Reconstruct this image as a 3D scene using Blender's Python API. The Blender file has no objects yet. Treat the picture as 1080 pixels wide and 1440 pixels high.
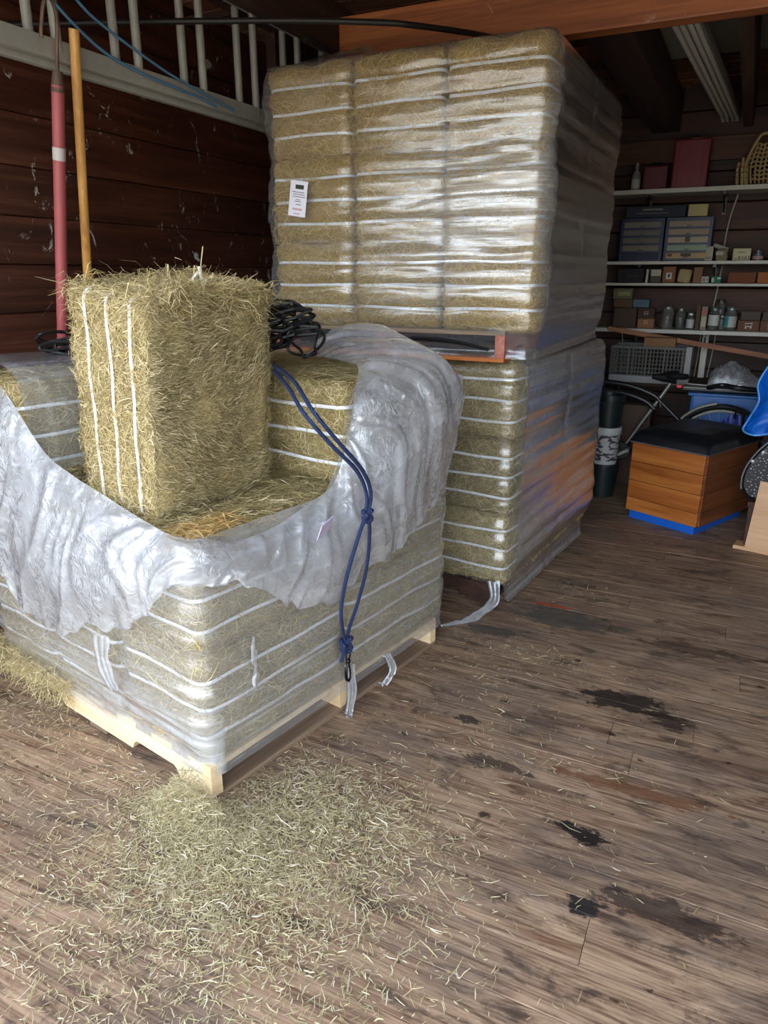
import bpy, bmesh, math, random
import numpy as np
from mathutils import Vector, Matrix
R = math.radians
rng = np.random.default_rng(7); random.seed(7)
SC = bpy.context.scene; COL = SC.collection
# ---------------------------------------------------------------- camera, sky, exposure
cam_d = bpy.data.cameras.new('camera'); cam = bpy.data.objects.new('camera', cam_d); COL.objects.link(cam)
cam.location = (0, 0, 1.5); cam.rotation_euler = (R(71.5), 0, R(26))
cam_d.sensor_fit = 'VERTICAL'; cam_d.sensor_height = 36; cam_d.sensor_width = 27; cam_d.lens = 25
cam_d.clip_start = .05; SC.camera = cam
SC.view_settings.view_transform = 'Standard'; SC.view_settings.look = 'None'
SC.view_settings.gamma = 1; SC.view_settings.use_curve_mapping = False
SC.view_settings.exposure = 1.0
SKY = 1.0
W = bpy.data.worlds.new('sky'); SC.world = W; W.use_nodes = True
wn = W.node_tree; wn.nodes.clear()
sk = wn.nodes.new('ShaderNodeTexSky'); sk.sky_type = 'NISHITA'; sk.sun_disc = False
sk.sun_elevation = R(48); sk.sun_rotation = R(20); sk.air_density = 1.0; sk.dust_density = 3.0; sk.ozone_density = 1.0
hs = wn.nodes.new('ShaderNodeHueSaturation'); hs.inputs['Saturation'].default_value = .45
bg = wn.nodes.new('ShaderNodeBackground'); bg.inputs['Strength'].default_value = SKY
wo = wn.nodes.new('ShaderNodeOutputWorld')
wn.links.new(sk.outputs[0], hs.inputs['Color']); wn.links.new(hs.outputs[0], bg.inputs[0]); wn.links.new(bg.outputs[0], wo.inputs[0])
SC.cycles.use_denoising = True
SC.cycles.max_bounces = 7; SC.cycles.diffuse_bounces = 5; SC.cycles.glossy_bounces = 3
SC.cycles.transparent_max_bounces = 14; SC.cycles.transmission_bounces = 4
SC.cycles.sample_clamp_indirect = 6; SC.cycles.caustics_reflective = False; SC.cycles.caustics_refractive = False

# ---------------------------------------------------------------- small helpers
def lin(c):
    if isinstance(c, str):
        c = tuple(int(c[i:i+2], 16)/255 for i in (0, 2, 4))
    return tuple(((x/12.92) if x <= .04045 else ((x+.055)/1.055)**2.4) for x in c) + (1,)
class NT:
    def __init__(s, name):
        s.m = bpy.data.materials.new(name); s.m.use_nodes = True; s.t = s.m.node_tree; s.t.nodes.clear()
        s.out = s.n('OutputMaterial')
    def n(s, typ, **kw):
        nd = s.t.nodes.new('ShaderNode'+typ)
        for k, v in kw.items():
            if k in nd.inputs: s.set(nd.inputs[k], v)
            elif hasattr(nd, k): setattr(nd, k, v)
        return nd
    def set(s, sock, v):
        if isinstance(v, bpy.types.NodeSocket): s.t.links.new(v, sock)
        elif isinstance(v, bpy.types.Node): s.t.links.new(v.outputs[0], sock)
        else: sock.default_value = v
    def i(s, nd, idx, v): s.set(nd.inputs[idx], v); return nd
    def math(s, op, a, b=0., c=None, clamp=False):
        nd = s.t.nodes.new('ShaderNodeMath'); nd.operation = op; nd.use_clamp = clamp
        s.set(nd.inputs[0], a); s.set(nd.inputs[1], b)
        if c is not None: s.set(nd.inputs[2], c)
        return nd.outputs[0]
    def mix(s, f, a, b, mode='MIX'):
        nd = s.t.nodes.new('ShaderNodeMix'); nd.data_type = 'RGBA'; nd.blend_type = mode
        s.set(nd.inputs[0], f); s.set(nd.inputs[6], a); s.set(nd.inputs[7], b); return nd.outputs[2]
    def ramp(s, f, stops, interp='LINEAR'):
        nd = s.t.nodes.new('ShaderNodeValToRGB'); s.set(nd.inputs[0], f); cr = nd.color_ramp; cr.interpolation = interp
        while len(cr.elements) < len(stops): cr.elements.new(.5)
        for e, (p, c) in zip(cr.elements, stops):
            e.position = p; e.color = c if len(c) == 4 else (*c, 1)
        return nd.outputs[0]
    def rng(s, f, a, b, c=0., d=1.):
        nd = s.n('MapRange'); s.i(nd, 0, f); s.i(nd, 1, a); s.i(nd, 2, b); s.i(nd, 3, c); s.i(nd, 4, d); return nd.outputs[0]
    def noise(s, vec, scale, detail=3., rough=.55, dist=0.):
        nd = s.n('TexNoise', Vector=vec, Scale=scale, Detail=detail, Roughness=rough, Distortion=dist); return nd.outputs[0]
    def mapping(s, vec, sc=(1, 1, 1), loc=(0, 0, 0), rot=(0, 0, 0)):
        nd = s.n('Mapping', Vector=vec, Scale=sc, Location=loc, Rotation=rot); return nd.outputs[0]
    def bump(s, h, strength=.5, dist=.01, normal=None):
        nd = s.n('Bump', Height=h, Strength=strength, Distance=dist)
        if normal is not None: s.set(nd.inputs['Normal'], normal)
        return nd.outputs[0]
    def bsdf(s, col, rough=.6, metal=0., normal=None, **kw):
        b = s.n('BsdfPrincipled'); s.set(b.inputs['Base Color'], col); s.set(b.inputs['Roughness'], rough)
        s.set(b.inputs['Metallic'], metal)
        if normal is not None: s.set(b.inputs['Normal'], normal)
        for k, v in kw.items(): s.set(b.inputs[k.replace('_', ' ')], v)
        s.t.links.new(b.outputs[0], s.out.inputs[0]); return b
MATS = {}
def plain(name, col, rough=.55, metal=0., var=.12, scale=18., bump=.15, **kw):
    if name in MATS: return MATS[name]
    t = NT(name); co = t.n('TexCoord').outputs['Object']; c = lin(col)
    nz = t.noise(co, scale, 4.)
    cc = t.mix(nz, tuple(x*(1-var) for x in c[:3])+(1,), tuple(min(1, x*(1+var)) for x in c[:3])+(1,))
    t.bsdf(cc, rough, metal, t.bump(nz, bump, .003), **kw); MATS[name] = t.m; return t.m
def wood(name, dark, mid, light, axis=0, sc=1., rough=.6, wear=0., wearcol='c8c4bc', bump=.4, rnd=.25):
    t = NT(name); co = t.n('TexCoord').outputs['Object']; ri = t.n('ObjectInfo').outputs['Random']
    off = t.n('CombineXYZ'); s7 = t.math('MULTIPLY', ri, 37.)
    for k in range(3): t.set(off.inputs[k], s7)
    vec = t.n('VectorMath', operation='ADD'); t.set(vec.inputs[0], co); t.set(vec.inputs[1], off)
    s = [22., 22., 22.]; s[axis] = 1.1; s = [x*sc for x in s]
    g = t.noise(t.mapping(vec, tuple(s)), 1., 6., .62, .6)
    s2 = [7., 7., 7.]; s2[axis] = .8; s2 = [x*sc for x in s2]
    g2 = t.noise(t.mapping(vec, tuple(s2)), 1., 5., .6, 1.2)
    s3 = [110., 110., 110.]; s3[axis] = 3.; g3 = t.noise(t.mapping(vec, tuple(x*sc for x in s3)), 1., 3., .6, .4)
    f = t.math('ADD', t.math('MULTIPLY', g, .45), t.math('ADD', t.math('MULTIPLY', g2, .35), t.math('MULTIPLY', g3, .20)))
    col = t.ramp(f, [(.34, lin(dark)), (.5, lin(mid)), (.66, lin(light))])
    br = t.rng(ri, 0, 1, 1-rnd, 1+rnd)
    col = t.mix(1., col, t.n('CombineColor', Red=br, Green=br, Blue=br), 'MULTIPLY')
    if wear:
        w = t.noise(t.mapping(co, (1, 1, .6)), 13., 7., .75, 1.)
        w2 = t.noise(co, 3.1, 3.)
        m = t.math('MULTIPLY', t.rng(w, .605, .635), t.rng(w2, .48, .54))
        col = t.mix(t.math('MULTIPLY', m, wear), col, lin(wearcol))
    t.bsdf(col, rough, 0., t.bump(f, bump, .004)); return t.m

def link(name, me, mat=None, parent=None):
    o = bpy.data.objects.new(name, me); COL.objects.link(o)
    if mat is not None: me.materials.append(mat) if not me.materials else None
    if parent is not None: o.parent = parent
    return o
def tag(o, label=None, cat=None, group=None, kind=None):
    if label: o['label'] = label
    if cat: o['category'] = cat
    if group: o['group'] = group
    if kind: o['kind'] = kind
    return o
def thing(name, label, cat, loc=(0, 0, 0), rz=0., group=None):
    o = bpy.data.objects.new(name, None); COL.objects.link(o); o.location = loc; o.rotation_euler = (0, 0, rz)
    o.empty_display_size = .05
    return tag(o, label, cat, group)
def struct(o): o['kind'] = 'structure'; return o
class MB:
    """collects shapes into one mesh"""
    def __init__(s): s.v = []; s.f = []
    def add(s, vs, fs):
        n = len(s.v); s.v += [tuple(v) for v in vs]; s.f += [tuple(i+n for i in f) for f in fs]; return s
    def box(s, c, d, rot=None, ch=0.):
        hx, hy, hz = d[0]/2, d[1]/2, d[2]/2
        if ch <= 0:
            vs = [(x, y, z) for z in (-hz, hz) for x, y in ((-hx, -hy), (hx, -hy), (hx, hy), (-hx, hy))]
            fs = [(3, 2, 1, 0), (4, 5, 6, 7), (0, 1, 5, 4), (1, 2, 6, 5), (2, 3, 7, 6), (3, 0, 4, 7)]
        else:
            bm = bmesh.new(); bmesh.ops.create_cube(bm, size=1)
            for v in bm.verts: v.co = (v.co.x*2*hx, v.co.y*2*hy, v.co.z*2*hz)
            bmesh.ops.bevel(bm, geom=bm.edges[:], offset=min(ch, .45*min(d)), segments=2, profile=.6, affect='EDGES')
            bm.verts.index_update(); vs = [tuple(v.co) for v in bm.verts]; fs = [tuple(v.index for v in f.verts) for f in bm.faces]; bm.free()
        if rot is not None:
            M = rot if isinstance(rot, Matrix) else Matrix.Rotation(rot, 3, 'Z')
            vs = [M @ Vector(v) for v in vs]
        s.add([(v[0]+c[0], v[1]+c[1], v[2]+c[2]) for v in vs], fs); return s
    def tube(s, pts, r, n=8, close=False, cap=True, flat=1.):
        pts = [Vector(p) for p in pts]; m = len(pts); rs = r if hasattr(r, '__len__') else [r]*m
        rings = []; up = None
        for k in range(m):
            if close: t = pts[(k+1) % m]-pts[k-1]
            else: t = pts[min(k+1, m-1)]-pts[max(k-1, 0)]
            t = t.normalized() if t.length > 1e-9 else Vector((0, 0, 1))
            if up is None: up = Vector((0, 0, 1)) if abs(t.z) < .9 else Vector((1, 0, 0))
            x = t.cross(up); x = x.normalized() if x.length > 1e-6 else t.orthogonal().normalized(); y = x.cross(t); up = y
            rings.append([pts[k]+(x*math.cos(2*math.pi*j/n)+y*math.sin(2*math.pi*j/n)*flat)*rs[k] for j in range(n)])
        vs = [v for rg in rings for v in rg]; fs = []
        for k in range(m if close else m-1):
            a = k*n; b = ((k+1) % m)*n
            fs += [(a+j, a+(j+1) % n, b+(j+1) % n, b+j) for j in range(n)]
        if cap and not close: fs += [tuple(range(n))[::-1], tuple(range((m-1)*n, m*n))]
        return s.add(vs, fs)
    def lathe(s, prof, c=(0, 0, 0), n=20, sy=1.):
        vs = []; fs = []
        for r, z in prof: vs += [(c[0]+r*math.cos(2*math.pi*j/n), c[1]+r*sy*math.sin(2*math.pi*j/n), c[2]+z) for j in range(n)]
        for k in range(len(prof)-1): fs += [(k*n+j, k*n+(j+1) % n, (k+1)*n+(j+1) % n, (k+1)*n+j) for j in range(n)]
        if prof[0][0] > 1e-5: fs.append(tuple(range(n))[::-1])
        if prof[-1][0] > 1e-5: fs.append(tuple(range((len(prof)-1)*n, len(prof)*n)))
        return s.add(vs, fs)
    def build(s, name, mat, parent=None, smooth=False, loc=None):
        me = bpy.data.meshes.new(name); me.from_pydata(s.v, [], s.f); me.materials.append(mat)
        if smooth:
            me.polygons.foreach_set('use_smooth', [True]*len(me.polygons))
            try: me.set_sharp_from_angle(angle=R(45))
            except Exception: pass
        o = link(name, me, None, parent)
        if loc is not None: o.location = loc
        return o
def grid_mesh(name, P, mat, parent=None, uv=None, close_u=False, attrs=None, smooth=True):
    """P: (rows, cols, 3) array"""
    P = np.asarray(P); m, n = P.shape[:2]; idx = np.arange(m*n).reshape(m, n)
    if close_u:
        a = idx; b = np.roll(idx, -1, axis=1); q = np.stack([a[:-1], b[:-1], b[1:], a[1:]], -1).reshape(-1, 4)
    else: q = np.stack([idx[:-1, :-1], idx[:-1, 1:], idx[1:, 1:], idx[1:, :-1]], -1).reshape(-1, 4)
    me = bpy.data.meshes.new(name); me.from_pydata(P.reshape(-1, 3).tolist(), [], q.tolist())
    me.materials.append(mat)
    if smooth: me.polygons.foreach_set('use_smooth', [True]*len(me.polygons))
    if attrs:
        for k, arr in attrs.items():
            at = me.attributes.new(k, 'FLOAT', 'POINT'); at.data.foreach_set('value', np.asarray(arr, dtype=np.float32).ravel())
    if uv is not None:
        at = me.attributes.new('film_uv', 'FLOAT_VECTOR', 'POINT'); at.data.foreach_set('vector', np.concatenate([np.asarray(uv).reshape(-1, 2), np.zeros((m*n, 1))], 1).astype(np.float32).ravel())
    return link(name, me, None, parent)
def vnoise(x, y, seed=0):
    x = np.asarray(x, float); y = np.asarray(y, float); xi = np.floor(x).astype(int); yi = np.floor(y).astype(int)
    fx = x-xi; fy = y-yi; fx = fx*fx*(3-2*fx); fy = fy*fy*(3-2*fy)
    def h(a, b):
        v = np.sin(a*127.1+b*311.7+seed*74.7)*43758.5453; return v-np.floor(v)
    return (h(xi, yi)*(1-fx)*(1-fy)+h(xi+1, yi)*fx*(1-fy)+h(xi, yi+1)*(1-fx)*fy+h(xi+1, yi+1)*fx*fy)*2-1
def smooth01(x, a, b):
    t = np.clip((np.asarray(x, float)-a)/(b-a), 0, 1); return t*t*(3-2*t)
def catmull(pts, n=8):
    P = [Vector(p) for p in pts]; out = []
    for i in range(len(P)-1):
        p0 = P[max(i-1, 0)]; p1 = P[i]; p2 = P[i+1]; p3 = P[min(i+2, len(P)-1)]
        for k in range(n):
            t = k/n; out.append(.5*((2*p1)+(p2-p0)*t+(2*p0-5*p1+4*p2-p3)*t*t+(3*p1-p0-3*p2+p3)*t**3))
    out.append(P[-1]); return out

# ---------------------------------------------------------------- materials
def floor_material():
    t = NT('worn_floor_wood'); co = t.n('TexCoord').outputs['Object']; ri = t.n('ObjectInfo').outputs['Random']
    off = t.n('CombineXYZ'); t.set(off.inputs[0], t.math('MULTIPLY', ri, 31.)); t.set(off.inputs[1], t.math('MULTIPLY', ri, 7.))
    vec = t.n('VectorMath', operation='ADD'); t.set(vec.inputs[0], co); t.set(vec.inputs[1], off)
    g = t.noise(t.mapping(vec, (1.9, 14., 10.)), 1., 8., .70, 2.6)
    fine = t.noise(t.mapping(vec, (6., 150., 10.)), 1., 4., .65, .8)
    wv = t.n('TexWave', Vector=t.mapping(vec, (1.2, 20., 4.)), Scale=1.3, Distortion=14., Detail=3.); wv.bands_direction = 'Y'
    set_ = t.math('ADD', t.math('MULTIPLY', g, .80), t.math('ADD', t.math('MULTIPLY', wv.outputs['Fac'], .08), t.math('MULTIPLY', fine, .13)))
    base = t.ramp(set_, [(.33, lin('3a2a1e')), (.43, lin('765c47')), (.54, lin('a08469')), (.68, lin('ba9e80'))])
    # red-brown planks here and there, and their tone
    rb = t.mix(t.rng(t.noise(t.mapping(vec, (.8, 5., 1.)), 1., 3.), .62, .70), base, t.mix(.5, base, lin('6b4024')))
    grey = t.rng(t.noise(t.mapping(co, (1., 2.2, 1.)), 2.0, 6., .7, .5), .46, .62)
    col = t.mix(t.math('MULTIPLY', grey, .5), rb, lin('5c544f'))
    br = t.rng(ri, 0, 1, .9, 1.08)
    col = t.mix(1., col, t.n('CombineColor', Red=br, Green=br, Blue=br), 'MULTIPLY')
    # dark blotches, knots
    d1 = t.noise(t.mapping(co, (1., 2., 1.)), 5.5, 8., .72, .4)
    blot = t.rng(d1, .55, .63)
    col = t.mix(t.math('MULTIPLY', blot, .62), col, lin('2a211d'))
    d2 = t.noise(t.mapping(co, (1., 1.6, 1.), (3, 1, 0)), 17., 5., .6)
    col = t.mix(t.math('MULTIPLY', t.rng(d2, .66, .71), .85), col, lin('1c1715'))
    vk = t.n('TexVoronoi', Vector=t.mapping(co, (1., 1.7, 1.)), Scale=3.3, Randomness=1.); kd = t.math('ADD', vk.outputs['Distance'], t.math('MULTIPLY', t.math('SUBTRACT', t.noise(co, 30., 3.), .5), .12))
    col = t.mix(t.math('MULTIPLY', t.rng(kd, .075, .045), .85), col, lin('211914'))
    # single stains with a shape of their own
    sx = t.n('SeparateXYZ', Vector=co)
    dn = t.noise(t.mapping(co, (1, 2, 1)), 13., 6., .7)
    for (x, y, rx, ry, c, st) in [(-.19, 2.43, .17, .075, '1d1613', .9), (-.03, 2.37, .09, .05, '2a1d18', .8), (-.2, 1.70, .07, .035, '14110f', .95),
                          (-.555, 3.0, .26, .10, '4a4a45', .7), (-.154, 1.448, .05, .03, '1d1a1b', .95), (-.64, 3.12, .10, .014, 'c4502c', .95),
                          (-.82, 2.75, .12, .05, '3a3936', .7), (-.52, 1.88, .12, .035, '231c1a', .75), (-.68, 2.07, .05, .025, '1d1715', .8), (.0, 2.95, .2, .06, '38281f', .6),
                          (.03, 1.52, .18, .05, '241d1b', .75), (-.1, 1.95, .26, .03, '6a4023', .7)]:
        dx = t.math('DIVIDE', t.math('SUBTRACT', sx.outputs[0], x), rx); dy = t.math('DIVIDE', t.math('SUBTRACT', sx.outputs[1], y), ry)
        r = t.math('SQRT', t.math('ADD', t.math('MULTIPLY', dx, dx), t.math('MULTIPLY', dy, dy)))
        m = t.rng(t.math('ADD', r, t.math('MULTIPLY', t.math('SUBTRACT', dn, .5), 3.4)), .75, .95, st, 0.)
        col = t.mix(m, col, lin(c))
    # dusty chaff specks
    sp = t.noise(co, 160., 2., .5); near = t.rng(t.noise(co, 2.2, 3.), .45, .6)
    col = t.mix(t.math('MULTIPLY', t.rng(sp, .70, .74), t.math('MULTIPLY', near, .7)), col, lin('b8ab8c'))
    rough = t.rng(grey, 0, 1, .62, .5)
    t.bsdf(col, rough, 0., t.bump(set_, .25, .003)); return t.m
M_floor = floor_material()
M_wall = wood('dark_barn_boards', '27130c', '4b271a', '6f4430', 1, 1., .45, 1., bump=.4, rnd=.22)
M_wallb = wood('brown_back_boards', '1a0d08', '3f2114', '5e331b', 0, 1., .6, .0, bump=.5, rnd=.4)
M_ceil = wood('dark_ceiling_boards', '3c2216', '855a40', 'a87c5c', 0, 1., .75, .9, 'b5b0a4', rnd=.5)
M_beam = wood('red_brown_beam', '5c3014', '97552b', 'b8733e', 0, .9, .55, .3, 'cdbfa8', rnd=.05)
M_joist = wood('dark_joist', '1b0f0a', '3a2217', '553524', 1, 1., .7, .2, rnd=.2)
M_backing = plain('black_backing', '0a0706', .9)
M_pallet = wood('fresh_pine', 'c9a97a', 'e2c89c', 'efdcb8', 0, .8, .6, rnd=.08, bump=.25)
M_palletd = wood('weathered_pallet_board', '5a4a3a', '85705a', 'a88f76', 1, .9, .65, rnd=.15)
M_palletr = wood('red_painted_pallet', '7c4236', 'a8604e', 'c08a74', 0, 1., .6, rnd=.1)
M_strapw = plain('white_strap', 'e9ebee', .35, bump=.05, var=.04)
def hay_mats(tag_, ramp, under, bs):
    t = NT('hay_strands_'+tag_); g = t.n('NewGeometry').outputs['Random Per Island']
    col = t.ramp(g, [(i/(len(ramp)-1), lin(c)) for i, c in enumerate(ramp)])
    b = t.n('BsdfPrincipled'); t.set(b.inputs['Base Color'], col); b.inputs['Roughness'].default_value = .5
    tr = t.n('BsdfTranslucent'); t.set(tr.inputs[0], col); mx = t.n('MixShader'); mx.inputs[0].default_value = .15
    t.t.links.new(b.outputs[0], mx.inputs[1]); t.t.links.new(tr.outputs[0], mx.inputs[2]); t.t.links.new(mx.outputs[0], t.out.inputs[0])
    u = NT('hay_pressed_'+tag_); co = u.n('TexCoord').outputs['Object']
    a = u.noise(u.mapping(co, (60, 60, 240)), 1., 5., .7, 1.5); bb = u.noise(co, 120., 4., .65, 1.); c3 = u.noise(co, 7., 4.)
    f = u.math('ADD', u.math('MULTIPLY', a, .5), u.math('ADD', u.math('MULTIPLY', bb, .35), u.math('MULTIPLY', c3, .15)))
    col = u.ramp(f, [(.33, lin(under[0])), (.48, lin(under[1])), (.66, lin(under[2]))])
    u.bsdf(col, .8, 0., u.bump(f, bs, .012)); return t.m, u.m
M_strand, M_hay = hay_mats('dry', ['9c8b5c', 'd2c08d', 'ad9d6b', 'e3d2a2', '87784c', 'c2b180', 'd6bd80', 'efe0b8', 'a3935f', 'cbb47a'],
                           ('4a3f24', '907f52', 'c9b47c'), .9)
M_strand2, M_hay2 = hay_mats('green', ['9a8a5e', 'c9b98a', '857a4c', 'dccb9c', 'a9a06e', 'b8a26c', 'e6d8b2', '968a56', 'cdb780', '7b7046'],
                           ('3c331e', '7c6c44', 'b09c6c'), .9)
def film_material(name, haze=.16, gloss=.9, rough=.16, tint=(.86, .89, .92), crumple=1., streak=(1.4, 60.), milky=.0, bmp=.27, white=.85):
    t = NT(name); at = t.n('Attribute', attribute_name='film_uv').outputs['Vector']
    la = t.n('Attribute', attribute_name='layers').outputs['Fac']
    co = t.n('TexCoord').outputs['Object']
    st = t.noise(t.mapping(at, (streak[0], streak[1], 1), rot=(0, 0, R(3))), 1., 5., .6, .5)
    st2 = t.noise(t.mapping(at, (3., 26., 1), rot=(0, 0, R(-7))), 1., 4., .6, 1.)
    big = t.noise(co, 3.2, 3., .5); cr = t.noise(co, 22., 5., .6, 1.2)
    lw = t.n('LayerWeight', Blend=.35).outputs['Facing']
    h = t.math('ADD', t.math('MULTIPLY', st, .8), t.math('ADD', t.math('MULTIPLY', st2, .7), t.math('MULTIPLY', cr, .5*crumple)))
    nrm = t.bump(h, bmp, .006)
    fil = t.math('MULTIPLY', t.rng(st, .50, .72), t.rng(big, .38, .62))
    op = t.math('ADD', t.math('MULTIPLY', fil, t.math('MULTIPLY_ADD', la, 1.3, .16)), t.math('ADD', t.math('MULTIPLY', lw, .22), t.math('ADD', t.math('MULTIPLY', la, .55), haze)))
    op = t.math('MULTIPLY', op, t.rng(cr, .3, .7, .8, 1.2), clamp=True)
    if crumple > 1:      # hard creases of thick folded film
        w_ = t.n('VectorMath', operation='ADD'); t.set(w_.inputs[0], t.mapping(at, (5., 1.8, 1))); t.set(w_.inputs[1], t.n('CombineXYZ', X=t.math('MULTIPLY', cr, 1.6), Y=t.math('MULTIPLY', big, 2.5)))
        c1 = t.math('ABSOLUTE', t.math('SUBTRACT', t.noise(w_, 1., 1., .4, .4), .5)); c2 = t.math('ABSOLUTE', t.math('SUBTRACT', t.noise(w_, 2.6, 1., .4, .3), .5))
        cr2 = t.math('ADD', c1, t.math('MULTIPLY', c2, .28)); nrm = t.bump(cr2, .55, .03, t.bump(h, .12, .004))
        op = t.math('MULTIPLY', op, t.rng(cr2, .0, .2, 1.25, .85), clamp=True)
    tr = t.n('BsdfTransparent'); tr.inputs[0].default_value = (.96, .97, .98, 1)
    df = t.n('BsdfDiffuse'); df.inputs[0].default_value = (*tint, 1); t.set(df.inputs['Normal'], nrm)
    tl = t.n('BsdfTranslucent'); tl.inputs[0].default_value = (*tint, 1)
    m0 = t.n('MixShader'); m0.inputs[0].default_value = .45; t.t.links.new(df.outputs[0], m0.inputs[1]); t.t.links.new(tl.outputs[0], m0.inputs[2])
    m1 = t.n('MixShader'); t.set(m1.inputs[0], t.math('MULTIPLY', op, white)); t.t.links.new(tr.outputs[0], m1.inputs[1]); t.t.links.new(m0.outputs[0], m1.inputs[2])
    gl = t.n('BsdfGlossy'); t.set(gl.inputs['Roughness'], t.math('MULTIPLY_ADD', la, .05, rough)); t.set(gl.inputs['Normal'], nrm)
    gl.inputs[0].default_value = (.98, .99, 1, 1)
    dt = t.n('VectorMath', operation='DOT_PRODUCT'); t.set(dt.inputs[0], nrm); t.set(dt.inputs[1], t.n('NewGeometry').outputs['Incoming'])
    fr = t.math('MULTIPLY_ADD', t.math('POWER', t.math('SUBTRACT', 1., t.math('ABSOLUTE', dt.outputs['Value'])), 4.5), .9, .075)
    m2 = t.n('MixShader'); t.set(m2.inputs[0], t.math('MULTIPLY', t.math('MULTIPLY', fr, gloss), t.math('ADD', 1.0, t.math('MULTIPLY', la, 1.)), clamp=True))
    t.t.links.new(m1.outputs[0], m2.inputs[1]); t.t.links.new(gl.outputs[0], m2.inputs[2]); t.t.links.new(m2.outputs[0], t.out.inputs[0])
    return t.m
M_film = film_material('stretch_film', .06, 1.15, .2)
M_flap = film_material('crumpled_thick_film', .36, 1.7, .16, (.88, .91, .96), 1.6, (5., 14.), 0, .35, .9)
M_metal = plain('aluminium', '9a9a92', .45, .75, .2, 30., .2)
M_alu = plain('oxidised_aluminium', 'a9a79c', .55, .25, .18, 25., .25)
M_black = plain('black_plastic', '141415', .4)
M_rubber = plain('black_rubber', '0d0d0e', .6)
M_white = plain('white_paint', 'cfcdc2', .5, var=.06)

def plank_obj(name, c, d, mat, parent, jit=.0):
    o = MB().box((0, 0, 0), d, None, .0).build(name, mat, parent)
    return o
def chamfer_plank(name, x0, x1, y0, y1, z1, th, mat, parent, axis='z', ch=.003, dz=0.):
    """board between x0..x1, y0..y1 whose face is at z1 (axis z up); world coordinates"""
    z0 = z1-th
    vs = [(x0, y0, z0), (x1, y0, z0), (x1, y1, z0), (x0, y1, z0), (x0, y0, z1-ch), (x1, y0, z1-ch), (x1, y1, z1-ch), (x0, y1, z1-ch),
          (x0+ch, y0+ch, z1), (x1-ch, y0+ch, z1), (x1-ch, y1-ch, z1), (x0+ch, y1-ch, z1)]
    fs = [(3, 2, 1, 0), (8, 9, 10, 11)]
    for k in range(4):
        j = (k+1) % 4; fs += [(k, j, 4+j, 4+k), (4+k, 4+j, 8+j, 8+k)]
    if axis == '-z': vs = [(x, y, 2*z1-z) for x, y, z in vs]; fs = [f[::-1] for f in fs]
    if axis == 'x': vs = [(z, x, y) for x, y, z in vs]               # face towards +x: x->y, y->z
    if axis == '-y': vs = [(x, 2*z1-z, y) for x, y, z in vs]         # face towards -y
    return MB().add(vs, fs).build(name, mat, parent)

# ---------------------------------------------------------------- the barn
XL, XR, YF, YB, ZC = -2.75, 2.7, .15, 6.2, 2.78
ground = struct(MB().box((0, -9.95, -.2), (40, 20, .1)).build('ground', plain('pale_gravel', '9c968a', .9, var=.2, scale=3.)))
floor = struct(MB().box(((XL+XR)/2, (YF+YB)/2, -.055), (XR-XL+.3, YB-YF+.1, .04)).build('floor', M_backing))
y = YF; pw = .142; row = 0
while y < YB-.01:
    w = pw*random.uniform(.93, 1.07); y1 = min(y+w, YB); xs = [XL]
    first = XL+random.uniform(.8, 3.4); xs += [first]
    if XR-first > 2.6: xs.append(first+random.uniform(1.3, 2.3))
    xs.append(XR)
    for a, b in zip(xs[:-1], xs[1:]):
        chamfer_plank('plank', a+.0006, b-.0006, y+.0006, y1-.0006, random.uniform(-.0012, .0), .034, M_floor, floor, 'z', .0008)
    y = y1
wl = struct(MB().box((XL-.06, (YF+YB)/2, 1.4), (.06, YB-YF, 2.8)).build('wall_left', M_backing))
z = -.02; hts = [.2]*16
for k in range(15):
    h = .196+random.uniform(-.006, .006); z1 = min(z+h, ZC+.02); ys = [YF, YB]
    for a, b in zip(ys[:-1], ys[1:]):
        chamfer_plank('plank', a+.0003, b-.0003, z+.001, z1-.002, XL+random.uniform(-.006, .0), .028, M_wall, wl, 'x', .003)
    z = z1
    if z > ZC: break
wb = struct(MB().box(((XL+XR)/2, YB+.06, 1.4), (XR-XL, .06, 2.8)).build('wall_back', M_backing))
z = -.02
while z < ZC:
    h = .2+random.uniform(-.01, .01); z1 = min(z+h, ZC+.02); xs = [XL, random.uniform(-1.8, 1.8), XR]
    for a, b in zip(xs[:-1], xs[1:]):
        chamfer_plank('plank', a+.001, b-.001, z+.002, z1-.003, YB+random.uniform(0, .006), .028, M_wallb, wb, '-y', .005)
    z = z1
wr = struct(MB().box((XR+.05, (YF+YB)/2, 1.4), (.06, YB-YF, 2.8)).build('wall_right', plain('pale_bounce_boards', '9a968c', .8)))  # unseen wall, its pale colour made up to reflect more light
ceil = struct(MB().box(((XL+XR)/2, (YF+YB)/2, ZC+.09), (XR-XL+.2, YB-YF+.1, .04)).build('ceiling', M_backing))
y = YF
while y < YB:
    w = .17+random.uniform(-.02, .03); y1 = min(y+w, YB); xs = [XL, random.uniform(-2, 2), XR]
    for a, b in zip(xs[:-1], xs[1:]):
        chamfer_plank('plank', a+.001, b-.001, y+.003, y1-.004, ZC+random.uniform(0, .012), .02, M_ceil, ceil, '-z', .004)
    y = y1
n_trim = 0
def trim(c, d, mat, rot=None, ch=.006):
    global n_trim; n_trim += 1
    return struct(MB().box((0, 0, 0), d, rot, ch).build('trim_%d' % n_trim, mat, loc=c))
trim(((-1.9+XR)/2, 3.45, 2.54), (XR+1.9, .09, .2), M_beam)
trim((-1.93, (YF+YB)/2, 2.60), (.07, YB-YF-.2, .2), M_joist)
trim(((XL+XR)/2, .2, 2.63), (XR-XL, .1, .30), M_beam)
wf = struct(MB().box(((1.3+XR)/2, YF, 1.4), (XR-1.3, .06, 2.8)).build('front_light_block', M_wall))  # unseen piece added to narrow the opening and dim the depth of the barn
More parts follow.
